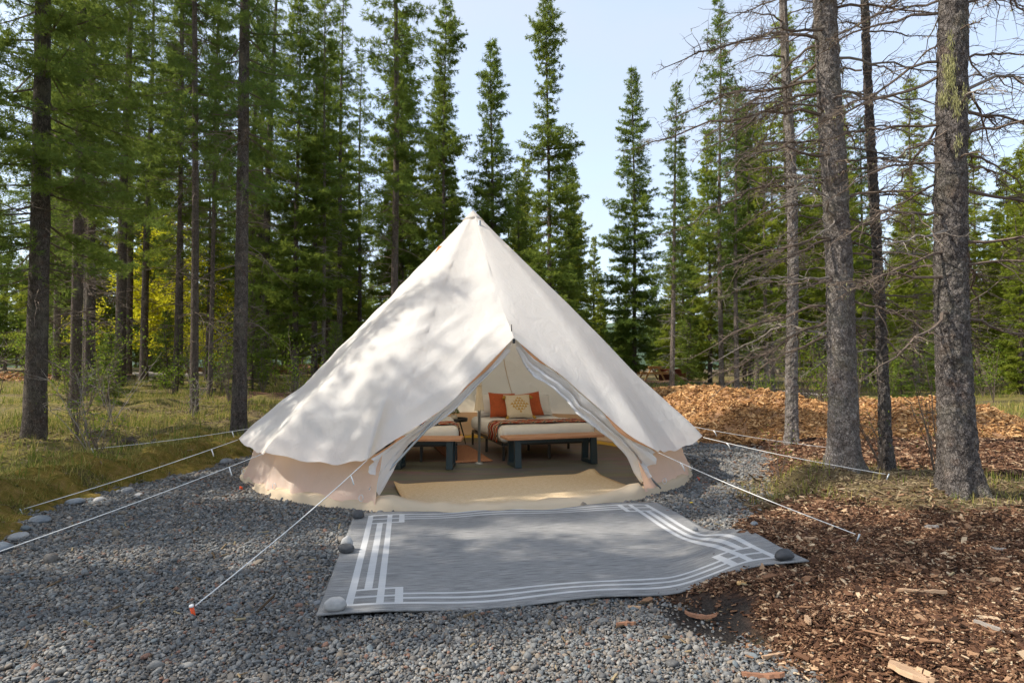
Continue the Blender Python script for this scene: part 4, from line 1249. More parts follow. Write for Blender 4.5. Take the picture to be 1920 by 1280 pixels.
chip_piece('curved bark piece on the dark soil below the rug edge', 0.98, 3.14, 0.16, 0.035, 0.015, -0.5, 2, M['chip_red'], 0.02)
chip_piece('long brown bark strip at the bottom edge on the gravel', 1.05, 2.54, 0.17, 0.035, 0.015, -0.25, 3, M['chip_red'], 0.008)
chip_piece('broad triangular wood slab in the mulch at the bottom', 1.56, 2.36, 0.17, 0.12, 0.016, -0.7, 4, M['chip_tan'])
chip_piece('long pale split stick in the mulch, lower middle right', 2.05, 3.03, 0.22, 0.026, 0.014, -0.22, 5, M['chip_tan'])
chip_piece('pale weathered stick in the lower right mulch', 2.02, 2.52, 0.17, 0.018, 0.012, -0.9, 6, M['chip_grey'])
chip_piece('grey weathered block in the mulch at the right frame edge', 3.05, 3.80, 0.11, 0.04, 0.018, 0.2, 7, M['chip_grey'])
chip_piece('pale block lying before the right thick trunk', 3.02, 4.35, 0.09, 0.045, 0.018, -0.1, 8, M['chip_grey'])
chip_piece('tan chip near the guy rope end in the mulch', 1.95, 3.98, 0.10, 0.026, 0.012, 0.1, 9, M['chip_tan'])
chip_piece('reddish stick beside the guy rope end', 2.20, 4.08, 0.17, 0.022, 0.012, 0.5, 10, M['chip_red'])
chip_piece('square ended tan chip standing out in the near mulch', 1.38, 2.83, 0.085, 0.03, 0.012, 1.3, 11, M['chip_tan'])
chip_piece('rounded yellow chip in the mulch near the dark soil', 1.25, 3.30, 0.05, 0.028, 0.010, 0.2, 12, M['pale_wood'])
chip_piece('tan splinter lying on gravel below the dark soil', 1.17, 2.72, 0.13, 0.022, 0.012, 0.35, 13, M['chip_tan'])
chip_piece('thin pale chip on gravel near the rug front edge', 0.66, 3.27, 0.07, 0.022, 0.008, -0.2, 14, M['chip_tan'])
o = chip_piece('small bright yellow leaf on the gravel right of the rug', 1.71, 5.80, 0.07, 0.04, 0.004, 0.4, 15, simple('yellow_leaf', (0.75, 0.50, 0.02), 0.7))
o.name = 'fallen_leaf'; o['category'] = 'leaf'
# ------------------------------------------------------------------ spruces
def spruce_trunk(rng, H, r0, sides=12, rings=46, flare=0.22):
    z = np.linspace(0, 1, rings) ** 1.25 * H
    rad = r0 * (1 - z / H) ** 0.85 + 0.006
    rad = rad * (1 + flare * np.exp(-z / (0.22 + r0)))
    wx = 0.05 * np.sin(z / H * 5 + rng.uniform(0, 6)) * z / H * 2; wy = 0.05 * np.sin(z / H * 6 + rng.uniform(0, 6)) * z / H * 2
    th = np.linspace(0, 2 * math.pi, sides, endpoint=False)
    lob = 1 + 0.10 * np.sin(th * 3 + rng.uniform(0, 6))[None] * np.exp(-z / 0.35)[:, None] + rng.normal(0, 0.03, (rings, sides))
    V = np.stack([wx[:, None] + rad[:, None] * lob * np.cos(th), wy[:, None] + rad[:, None] * lob * np.sin(th), np.repeat((z - 0.12 * (z == 0))[:, None], sides, 1)], -1)
    return V.reshape(-1, 3), grid_faces(sides, rings, True)

def sprigs(P, D, L_, W_, rng):
    n = len(P)
    D = D / (np.linalg.norm(D, axis=1, keepdims=True) + 1e-9)
    rv = rng.normal(size=(n, 3)); rv[:, 2] += 0.6
    Sd = np.cross(D, rv); Sd /= np.linalg.norm(Sd, axis=1, keepdims=True) + 1e-9
    Nn = np.cross(D, Sd)
    out = []
    for ang, ln, off in ((0.0, 1.0, 0.10), (0.62, 0.72, 0.0), (-0.62, 0.72, 0.28)):
        dj = D * math.cos(ang) + Sd * math.sin(ang) + Nn * rng.normal(0, 0.18, (n, 1))
        sj = Sd * math.cos(ang) - D * math.sin(ang)
        b0 = P + D * (L_ * off)[:, None]
        out.append(np.stack([b0 - sj * (W_ * 0.62)[:, None] + dj * (L_ * 0.12)[:, None], b0 + dj * (L_ * ln)[:, None], b0 + sj * (W_ * 0.62)[:, None] + dj * (L_ * 0.12)[:, None]], 1))
    V = np.concatenate(out, 1).reshape(-1, 3)
    return V, np.arange(n * 9).reshape(-1, 3)

def spruce(name, seed, H, z0, Rc, r0, whorl=0.42, nper=6, sprig=0.10, sw=0.017, tgap=0.055, sgap=0.05, droop=0.35, uptop=0.55,
           needle='needle_dark', bark='bark', dead=(1.0, 1.0), prof=0.75, clump=0.0, lichen=0.0, sides=12, twig='twig'):
    rng = np.random.RandomState(seed)
    root = link(name, None); root.empty_display_size = 0.1
    V, F = spruce_trunk(rng, H, r0, sides)
    link('trunk', np_mesh('trunk', V, F, M[bark], True), root)
    # live branches
    zs, z = [], z0
    while z < H * 0.985:
        t = (z - z0) / (H - z0)
        k = nper + rng.randint(-1, 2)
        zs += list(z + rng.uniform(-0.12, 0.12, k) * (1 - 0.6 * t)); z += whorl * (1 - 0.55 * t)
    zb = np.clip(np.array(zs), z0 * 0.95, H * 0.99); n = len(zb)
    t = np.clip((zb - z0) / (H - z0), 0, 1)
    az = rng.uniform(0, 2 * math.pi, n)
    L_ = Rc * (0.95 * (1 - t) ** prof + 0.045) * rng.uniform(0.55, 1.15, n) * np.minimum(1, 0.55 + t * 5)
    if clump:
        L_ *= 1 + clump * np.sin(zb * 2.3 + 1.7 * np.sin(zb * 0.9)) 
    if clump: L_[rng.rand(n) < 0.18] *= 0.45
    a = -droop * (1 - t) ** 1.3 + uptop * t ** 1.6 + rng.normal(0, 0.10, n)
    b_ = 0.22 * (1 - t) + rng.normal(0, 0.05, n)
    ch = np.stack([np.cos(az), np.sin(az), 0 * az], -1)
    def bpos(i, s):
        p = ch[i] * (L_[i] * s)[:, None]
        p[:, 2] = zb[i] + L_[i] * (a[i] * s + b_[i] * s * s)
        return p
    # wood of the branches
    K = 6; s = np.linspace(0, 0.97, K)
    P = np.stack([bpos(np.arange(n), np.full(n, x_)) for x_ in s], 1)
    rb = (0.006 + 0.011 * L_ / Rc)[:, None] * (1.05 - s)[None] + 0.002
    wood = [tubes(P, rb, 3)]
    # twigs
    nt = np.maximum(3, (L_ / tgap).astype(int)) * 2
    ti = np.repeat(np.arange(n), nt); m = len(ti)
    ts = rng.uniform(0.10, 1.0, m) ** 0.85
    side = rng.choice([-1, 1], m)
    ang = np.radians(rng.uniform(30, 75, m)) * side
    ca, sa = np.cos(ang), np.sin(ang)
    hd = ch[ti]
    td = np.stack([hd[:, 0] * ca - hd[:, 1] * sa, hd[:, 0] * sa + hd[:, 1] * ca, rng.normal(-0.10, 0.22, m)], -1)
    td /= np.linalg.norm(td, axis=1, keepdims=True)
    tl = np.clip(L_[ti] * 0.40 * (1.08 - ts) ** 0.7 * rng.uniform(0.4, 1.1, m), 0.05, 0.55)
    tp = bpos(ti, ts)
    # sprigs of needles
    ns = np.maximum(2, (tl / sgap).astype(int) + 1)
    si = np.repeat(np.arange(m), ns); q = len(si)
    ss = rng.rand(q) ** 0.8
    sp = tp[si] + td[si] * (tl[si] * ss)[:, None]
    sp[:, 2] -= 0.25 * tl[si] * ss ** 2 * (1 - t[ti[si]])
    sd = td[si] * 0.75 + rng.normal(0, 0.42, (q, 3)); sd[:, 2] += 0.05
    V, F = sprigs(sp, sd, sprig * rng.uniform(0.7, 1.35, q), sw * rng.uniform(0.75, 1.25, q), rng)
    btint = rng.uniform(0, 0.55, n)
    tint = np.clip(btint[ti[si]] + 0.5 * np.clip(ss * ts[si] ** 2, 0, 1) * rng.rand(q) + rng.normal(0, 0.08, q), 0, 1)
    # leader
    link('crown', np_mesh('crown', V, F, M[needle], False, {'tint': np.repeat(tint, 9)}), root)
    # dead branches below the crown (and inside it)
    if dead[0] > 0:
        nd = int((z0 * 4.5 + 6) * dead[0])
        zd = rng.uniform(max(0.9, z0 * 0.22), z0 * 1.25 + 0.8, nd); ad = rng.uniform(0, 2 * math.pi, nd)
        Ld = dead[1] * rng.uniform(0.35, 1.25, nd)
        hd = np.stack([np.cos(ad), np.sin(ad), 0 * ad], -1)
        al = rng.normal(0.05, 0.25, nd); be = rng.normal(-0.25, 0.2, nd)
        s = np.linspace(0, 1, 7)
        P = hd[:, None, :] * (Ld[:, None] * s[None])[..., None]
        P[..., 2] = zd[:, None] + Ld[:, None] * (al[:, None] * s + be[:, None] * s ** 2)
        P[:, 1:] += rng.normal(0, 0.012, (nd, 6, 3))
        wood.append(tubes(P, (0.010 * np.sqrt(Ld))[:, None] * (1.1 - s)[None] + 0.002, 3))
        k = np.maximum(3, (Ld / 0.11).astype(int)); di = np.repeat(np.arange(nd), k); mm = len(di)
        dsi = rng.uniform(0.2, 0.98, mm); j = np.clip((dsi * 6).astype(int), 0, 5)
        p0 = P[di, j]
        an = np.radians(rng.uniform(25, 70, mm)) * rng.choice([-1, 1], mm)
        h2 = hd[di]; dr_ = np.stack([h2[:, 0] * np.cos(an) - h2[:, 1] * np.sin(an), h2[:, 0] * np.sin(an) + h2[:, 1] * np.cos(an), rng.normal(-0.1, 0.3, mm)], -1)
        lt = (Ld[di] * 0.35 * rng.uniform(0.3, 1.1, mm))[:, None]
        Q = np.stack([p0, p0 + dr_ * lt * 0.5 + rng.normal(0, 0.012, (mm, 3)), p0 + dr_ * lt + rng.normal(0, 0.03, (mm, 3))], 1)
        wood.append(tubes(Q, np.array([0.0045, 0.0035, 0.002])[None] + np.zeros((mm, 1)), 3))
    V, F = join(wood)
    tag(link('branches', np_mesh('branches', V, F, M[twig], False), root), None, None, None, 'stuff')
    return root

PROTO_SPEC = {
    'A1': dict(seed=1, H=17, z0=2.6, Rc=2.10, r0=0.17, whorl=0.42, nper=6, sprig=0.095, sw=0.0116, tgap=0.058, sgap=0.042, droop=0.45, needle='needle_dark', bark='bark_dark', dead=(1.8, 1.0)),
    'A2': dict(seed=2, H=18, z0=4.0, Rc=1.60, r0=0.16, whorl=0.42, nper=5, sprig=0.095, sw=0.0116, tgap=0.060, sgap=0.044, droop=0.40, needle='needle_dark', bark='bark_dark', dead=(2.2, 1.0)),
    'B1': dict(seed=3, H=18, z0=6.2, Rc=1.30, r0=0.15, whorl=0.44, nper=5, sprig=0.14, sw=0.0182, tgap=0.072, sgap=0.055, droop=0.34, needle='needle_dark', bark='bark', dead=(2.2, 0.9)),
    'B2': dict(seed=4, H=17, z0=4.2, Rc=1.45, r0=0.15, whorl=0.44, nper=5, sprig=0.14, sw=0.0182, tgap=0.072, sgap=0.055, droop=0.38, needle='needle_mid', bark='bark', dead=(2.2, 0.9)),
    'C1': dict(seed=5, H=14, z0=2.2, Rc=1.05, r0=0.13, whorl=0.36, nper=7, sprig=0.12, sw=0.0204, tgap=0.055, sgap=0.048, droop=0.30, needle='needle_mid', bark='bark', dead=(2.0, 0.7), prof=0.40, clump=0.42),
    'D1': dict(seed=6, H=15, z0=0.9, Rc=2.05, r0=0.14, whorl=0.38, nper=7, sprig=0.15, sw=0.0230, tgap=0.070, sgap=0.056, droop=0.36, needle='needle_mid', bark='bark', dead=(1.4, 0.8), prof=0.80, clump=0.15),
    'D2': dict(seed=7, H=14, z0=1.7, Rc=1.65, r0=0.13, whorl=0.38, nper=7, sprig=0.15, sw=0.0230, tgap=0.070, sgap=0.056, droop=0.30, needle='needle_mid', bark='bark', dead=(2.0, 0.9), prof=0.65, clump=0.2),
    'E1': dict(seed=8, H=12, z0=0.5, Rc=1.60, r0=0.11, whorl=0.36, nper=7, sprig=0.15, sw=0.0269, tgap=0.070, sgap=0.058, droop=0.30, needle='needle_light', bark='bark', dead=(0.8, 0.6), prof=0.75, clump=0.12),
    'G1': dict(seed=9, H=16, z0=5.4, Rc=1.20, r0=0.13, whorl=0.42, nper=6, sprig=0.14, sw=0.0216, tgap=0.07, sgap=0.058, droop=0.25, needle='needle_mid', bark='bark_pale', dead=(3.0, 0.9), prof=0.55, twig='twig_grey', clump=0.2),
    'G2': dict(seed=10, H=15, z0=3.0, Rc=1.35, r0=0.12, whorl=0.42, nper=6, sprig=0.14, sw=0.0228, tgap=0.07, sgap=0.058, droop=0.34, needle='needle_light', bark='bark_pale', dead=(3.6, 1.0), prof=0.6, twig='twig_grey', clump=0.2),
    'F1': dict(seed=11, H=2.6, z0=0.12, Rc=0.8, r0=0.025, sprig=0.07, sw=0.010, tgap=0.045, sgap=0.035, droop=0.15, needle='needle_mid', bark='bark', dead=(0, 0), whorl=0.16, nper=6),
}
PROTO, USED = {}, set()
for k_, sp_ in PROTO_SPEC.items():
    PROTO[k_] = spruce('spruce_tree' if k_ != 'F1' else 'young_spruce', **sp_)

def place_tree(k, x, y, H, dia, label, rz, lean=(0, 0), wide=1.0, group=None, cat='spruce tree'):
    pr = PROTO[k]
    o = pr if k not in USED else copy_tree(pr)
    USED.add(k)
    s = H / PROTO_SPEC[k]['H']
    o.location = (x, y, hz(x, y) - 0.03)
    o.rotation_euler = (R(lean[0]), R(lean[1]), rz)
    o.scale = (s * wide, s * wide, s)
    base_d = PROTO_SPEC[k]['r0'] * 2 * s * wide
    if dia:
        for ch in o.children:
            if ch.name.startswith('trunk'):
                ch.scale = (dia / base_d, dia / base_d, 1)
    tag(o, label, cat, group)
    return o

TL_ = [  # proto, x, y, height, trunk diameter, label, lean
    ('A1', -7.30, 9.2, 17.5, 0.29, 'thick dark spruce trunk at the far left of the grass', (0, 0.3)),
    ('A2', -4.36, 9.6, 18.0, 0.215, 'straight grey spruce just left of the tent eave', (0, 0.4)),
    ('B1', -6.77, 12.8, 17.0, 0.165, 'slim bare trunk standing alone in the sunny grass', (0, 1.2)),
    ('A2', -12.7, 18.0, 19.0, 0.34, 'dark spruce left of the yellow bush', (0, 0)),
    ('B1', -13.4, 20.5, 19.0, 0.34, 'dark trunk at the left edge of the yellow bush', (0, 0.5)),
    ('B1', -15.9, 24.8, 20.0, 0.33, 'sunlit trunk behind the round stump seat', (0, 0)),
    ('B2', -15.1, 24.6, 19.0, 0.30, 'trunk right of the stump seat before the yellow bush', (0, 0.8)),
    ('B2', -14.9, 30.0, 18.5, 0.26, 'slender trunk right of the yellow bush', (0, 0)),
    ('B2', -10.4, 24.0, 18.0, 0.25, 'thin dark trunk close behind the straight grey spruce', (0, 0)),
    ('A2', -9.1, 22.0, 18.5, 0.32, 'leaning dark spruce with heavy green boughs left of the tent', (0, 1.6)),
    ('B2', -8.9, 27.0, 18.0, 0.28, 'left one of the twin trunks above the tent left side', (0, 0)),
    ('D2', -9.1, 29.5, 17.0, 0.27, 'right one of the twin trunks above the tent left side', (0, 0.5)),
    ('B2', -3.20, 16.2, 17.5, 0.215, 'tall dark spruce rising left of the tent peak', (0, 0.2)),
    ('C1', -2.60, 22.5, 14.9, 0.16, 'narrow spruce spire just left of the tent peak', (0, 0.4)),
    ('D2', -2.95, 24.0, 12.5, 0.16, 'lower spruce beside the narrow spire left of the peak', (0, 0)),
    ('D2', -0.80, 24.0, 14.1, 0.20, 'pointed spruce standing right above the tent peak', (0, 0)),
    ('E1', 0.68, 30.0, 11.4, 0.18, 'light green spruce behind the tent right shoulder', (0, 0)),
    ('C1', 1.25, 20.0, 13.9, 0.18, 'tall ragged narrow spruce right of the tent peak', (0, -0.5)),
    ('D2', 2.52, 27.0, 10.8, 0.18, 'short spruce leaning on the ragged narrow one', (0, 0)),
    ('D1', 5.72, 28.0, 15.1, 0.20, 'full conical spruce alone against the open sky', (0, 0)),
    ('G1', 5.85, 22.0, 11.5, 0.19, 'leaning grey trunk by the picnic table', (0, -2.2)),
    ('G1', 8.20, 23.5, 15.9, 0.20, 'tall thin spruce with bare grey trunk right of the sky gap', (0, 0)),
    ('G1', 7.86, 21.0, 11.0, 0.18, 'pale thin trunk just right of the tall thin spruce', (0, 0.3)),
    ('D2', 9.35, 23.5, 11.5, 0.19, 'bushy spruce with a dark trunk above the big chip heap', (0, 0)),
    ('G2', 8.70, 20.5, 9.8, 0.15, 'left one of two thin pale trunks above the chip heap', (0, -0.6)),
    ('G2', 9.05, 20.8, 10.5, 0.13, 'right one of two thin pale trunks above the chip heap', (0, -0.4)),
    ('G2', 17.5, 26.0, 13.8, 0.24, 'yellow green spruce with a pale trunk between the right trunks', (0, 0)),
    ('E1', 9.9, 30.0, 13.0, 0.2, 'light green spruce left of the tall thin one', (0, 0)),
    ('D1', 12.9, 45.0, 16.6, 0.25, 'distant slim spruce tip at the right end of the sky gap', (0, 0)),
    ('E1', 14.3, 47.0, 14.0, 0.25, 'second distant spruce tip at the right end of the sky gap', (0, 0)),
    ('E1', 6.2, 45.0, 10.6, 0.25, 'distant low spruce left of the conical spruce', (0, 0)),
    ('D1', 3.9, 38.0, 10.8, 0.25, 'dark distant spruce right behind the tent shoulder', (0, 0)),
    ('E1', 19.6, 22.5, 7.6, 0.2, 'bright green young spruce at the right frame edge', (0, 0)),
    ('E1', 17.8, 21.0, 6.4, 0.2, 'bright green spruce just right of the thickest trunk', (0, 0)),
    ('G2', 13.2, 24.0, 12.0, 0.2, 'sparse light spruce between the two thick right trunks', (0, 0)),
    ('G2', 11.6, 21.5, 13.0, 0.2, 'sparse spruce with dead twigs left of the thick grey trunk', (0, 0)),
    ('B1', -9.6, 13.2, 17.0, 0.20, 'dense dark spruce behind the thick left trunk', (0, 0)),
    ('B1', -10.9, 15.0, 18.0, 0.24, 'dark spruce left of the thick left trunk, further back', (0, 0)),
    ('A2', -15.4, 19.5, 17.0, 0.28, 'full dark spruce at the left edge of the wood', (0, 0)),
    ('A1', -11.2, 26.5, 18.0, 0.30, 'dense spruce right of the yellow bush', (0, 0)),
    ('B2', -6.9, 24.0, 16.5, 0.24, 'full spruce above the left slope of the tent', (0, 0)),
    ('D1', -4.9, 26.5, 16.5, 0.26, 'full spruce left of the tall dark one by the tent peak', (0, 0)),
    ('D2', -7.4, 20.5, 14.0, 0.22, 'spruce with dead lower twigs above the left tent slope', (0, 0)),
    ('B2', -11.9, 21.5, 17.5, 0.22, 'slim trunk between the slim bare and the straight grey trunk', (0, 0.6)),
    ('B1', -18.6, 24.5, 18.0, 0.28, 'trunk at the left frame edge behind the far left trunk', (0, 0)),
    ('B1', -7.9, 31.0, 17.0, 0.24, 'pale far trunk just above the left tent eave', (0, 0)),
    ('G1', -6.2, 33.0, 15.0, 0.24, 'pale far trunk above the middle of the left tent slope', (0, 0)),
    ('G1', 12.6, 27.5, 13.0, 0.22, 'pale trunk in the light wood left of the thick grey trunk', (0, 0.5)),
    ('G1', 14.6, 31.0, 13.0, 0.24, 'pale trunk in the light wood right of the thick grey trunk', (0, -0.5)),
    ('G1', 10.6, 26.0, 12.5, 0.18, 'thin straight pale trunk above the chip heap saddle', (0, 0)),
    ('G1', 15.9, 27.0, 12.5, 0.2, 'thin pale trunk close to the thin dark trunk', (0, 0.4)),
    ('G2', 11.3, 24.5, 16.0, 0.18, 'tall light spruce just left of the thick grey trunk', (0, 0)),
    ('D2', 13.9, 27.0, 16.0, 0.2, 'tall green spruce just right of the thick grey trunk', (0, 0)),
    ('E1', 16.0, 29.5, 15.5, 0.22, 'tall light green spruce left of the thickest trunk', (0, 0)),
    ('E1', 23.0, 27.0, 11.0, 0.22, 'yellow green spruce at the right edge, behind the young ones', (0, 0)),
    ('E1', 18.6, 19.0, 5.6, 0.12, 'low bright spruce touching the right frame edge', (0, 0)),
    ('D1', 12.4, 32.0, 16.0, 0.2, 'full green spruce above the middle chip heap', (0, 0)),
    ('B1', -8.3, 16.5, 16.0, 0.13, 'very slender trunk left of the straight grey trunk', (0, 0.8)),
    ('B1', -10.2, 18.2, 16.0, 0.15, 'slender trunk right of the slim bare trunk', (0, -0.4)),
    ('B2', -13.0, 23.2, 17.0, 0.16, 'slender trunk in front of the yellow bush', (0, 0.4)),
    ('G1', -6.6, 21.0, 15.0, 0.14, 'slender pale trunk above the left tent slope', (0, 0.3)),
    ('B1', -11.6, 16.4, 17.0, 0.15, 'slender trunk between the far left and the slim bare trunk', (0, 0.2)),
    ('F1', -9.8, 14.6, 1.9, None, 'knee high young spruce left of the slim bare trunk', (0, 0)),
    ('F1', -13.4, 18.8, 2.4, None, 'young spruce among the dark trunks on the left', (0, 0)),
    ('F1', -5.6, 19.0, 2.2, None, 'young spruce peeping over the left tent slope', (0, 0)),
    ('F1', 12.0, 18.5, 2.0, None, 'young spruce in the grass behind the chip heap saddle', (0, 0)),
    ('F1', -11.8, 20.5, 2.7, None, 'small young spruce before the yellow bush', (0, 0)),
    ('F1', 6.6, 22.5, 2.9, None, 'small young spruce beside the fire ring', (0, 0)),
    ('F1', -8.0, 18.5, 3.2, None, 'small young spruce in the shade left of the tent', (0, 0)),
    ('F1', 16.4, 23.0, 3.4, None, 'young spruce behind the thickest trunk', (0, 0)),
]
rt_ = random.Random(4)
for k, x, y, H, dia, lb, ln in TL_:
    place_tree(k, x, y, H, dia, lb, rt_.uniform(0, 6.28), ln, 0.78 if 'straight grey' in lb else 1.0, group='spruces round the clearing')

# trees of the wood behind, too alike to tell apart
GRP = {'left': ('dark spruce deep in the wood left of the tent', 'deep wood on the left'),
       'mid': ('spruce deep in the wood behind the tent', 'deep wood behind the tent'),
       'right': ('light spruce deep in the wood on the right', 'deep wood on the right')}
placed = [(a_[1], a_[2]) for a_ in TL_]
def spot_ok(x, y, dmin):
    return all((x - px) ** 2 + (y - py) ** 2 > dmin * dmin for px, py in placed)
cnt = 0
tries = 0
while cnt < 235 and tries < 9000:
    tries += 1
    y = 24 + 66 * rt_.random() ** 1.15
    px = rt_.uniform(-60, 1980)
    x = (px - 960) / 1125 * y
    if not spot_ok(x, y, 1.5): continue
    if 1080 < px < 1330 and y < 40: continue
    if -15 < y - 27 < 3 and x < -13: continue
    if px < 700:
        zone, pk, H = 'left', rt_.choice(['A2', 'B2', 'D1', 'D2', 'D1', 'E1']), rt_.uniform(9.5, 14)
    elif px < 1080:
        zone, pk, H = 'mid', rt_.choice(['D1', 'D2', 'E1', 'B2']), rt_.uniform(9, 11) + 0.06 * (y - 24)
    elif px < 1340:
        zone, pk, H = 'mid', rt_.choice(['D1', 'E1', 'D2']), min(rt_.uniform(6.5, 9.5), 1.3 + 235 * y / 1125)
    else:
        zone, pk, H = 'right', rt_.choice(['E1', 'E1', 'E1', 'G2', 'G2', 'D2']), rt_.uniform(9.5, 14.5) + 0.05 * (y - 24)
    lb, gp = GRP[zone]
    place_tree(pk, x, y, H, None, lb, rt_.uniform(0, 6.28), (rt_.uniform(-1, 1), rt_.uniform(-1, 1)), rt_.uniform(0.95, 1.25), gp)
    placed.append((x, y)); cnt += 1

# trees just outside the left frame edge: their boughs reach in and their shade falls on the clearing
SHADE = [('A1', -7.1, 6.5, 9.5, 0.22), ('A2', -9.6, 2.6, 17.0, 0.28), ('B1', -10.6, 7.7, 15.5, 0.26), ('B2', -7.6, -0.6, 16.0, 0.25),
         ('A2', -12.5, 4.2, 17.0, 0.3), ('B2', -11.0, -1.6, 17.0, 0.3), ('B1', -9.2, 4.9, 16.0, 0.3), ('B1', -6.2, 3.4, 15.0, 0.22)]
SHADE_LB = ['tall dark spruce just outside the left frame edge', 'high crowned spruce outside the left edge, level with the tent', 'spruce left of and behind the camera, nearer one', 'dark spruce far outside the left edge, level with the rug', 'spruce left of and behind the camera, farther one', 'high crowned spruce outside the left edge, between tent and rug', 'slim spruce outside the left edge, nearest the gravel']
print('sprig faces', sum(len(c.data.polygons) for pr in PROTO.values() for c in pr.children))
for i, (k, x, y, H, dia) in enumerate(SHADE):
    place_tree(k, x, y, H, dia, 'dark spruce at the left frame edge, boughs hanging into view' if i == 0 else SHADE_LB[i - 1], rt_.uniform(0, 6.28), (0, 0), 1.0, 'spruces left of the frame')
# ------------------------------------------------------------------ the thick right-hand spruces
def limb(rng, L_, r_base, up, dense=1.0):
    """bare limb from the origin along +X: list of tube geos"""
    n = 12; s = np.linspace(0, 1, n)
    kink = np.cumsum(rng.normal(0, 0.016, (n, 3)), axis=0) * L_
    kink[0] = 0
    P = np.stack([s * L_, 0 * s, L_ * (up * s - (up * 0.45 + rng.uniform(0.12, 0.42)) * s ** 2)], -1) + kink
    out = [tubes(P[None], (r_base * (1 - s) ** 0.8 + 0.0022)[None], 5)]
    m = max(4, int(L_ / 0.042 * dense)); ts = rng.uniform(0.16, 1.0, m)
    j = np.clip((ts * (n - 1)).astype(int), 0, n - 2); f = (ts * (n - 1) - j)[:, None]
    p0 = P[j] * (1 - f) + P[j + 1] * f
    an = np.radians(rng.uniform(20, 75, m)) * rng.choice([-1, 1], m)
    D = np.stack([np.cos(an), np.sin(an), rng.normal(-0.12, 0.38, m)], -1)
    lt = np.clip(L_ * 0.36 * (1.1 - ts) * rng.uniform(0.3, 1.2, m), 0.06, 0.65)
    K = 6; u = np.linspace(0, 1, K)
    Q = p0[:, None] + D[:, None] * (lt[:, None] * u[None])[..., None]
    Q[..., 2] -= (rng.uniform(-0.05, 0.35, m) * lt)[:, None] * u[None] ** 2
    Q[:, 1:] += np.cumsum(rng.normal(0, 0.012, (m, K - 1, 3)), axis=1) * (lt / 0.3)[:, None, None]
    out.append(tubes(Q, (0.0022 + 0.0042 * (lt / 0.5))[:, None] * (1.15 - u)[None], 3))
    k = np.maximum(2, (lt / 0.06).astype(int)); i2 = np.repeat(np.arange(m), k); mm = len(i2)
    jj = rng.randint(1, K, mm); p1 = Q[i2, jj]
    an2 = np.radians(rng.uniform(25, 80, mm)) * rng.choice([-1, 1], mm)
    d0 = D[i2]; D2 = np.stack([d0[:, 0] * np.cos(an2) - d0[:, 1] * np.sin(an2), d0[:, 0] * np.sin(an2) + d0[:, 1] * np.cos(an2), rng.normal(-0.15, 0.4, mm)], -1)
    l2 = (lt[i2] * rng.uniform(0.15, 0.55, mm))[:, None]
    W_ = np.stack([p1, p1 + D2 * l2 * 0.5 + rng.normal(0, 0.006, (mm, 3)), p1 + D2 * l2 + rng.normal(0, 0.014, (mm, 3))], 1)
    out.append(tubes(W_, np.array([[0.0026, 0.0022, 0.0014]]) + np.zeros((mm, 1)), 3))
    return out, Q.reshape(-1, 3)

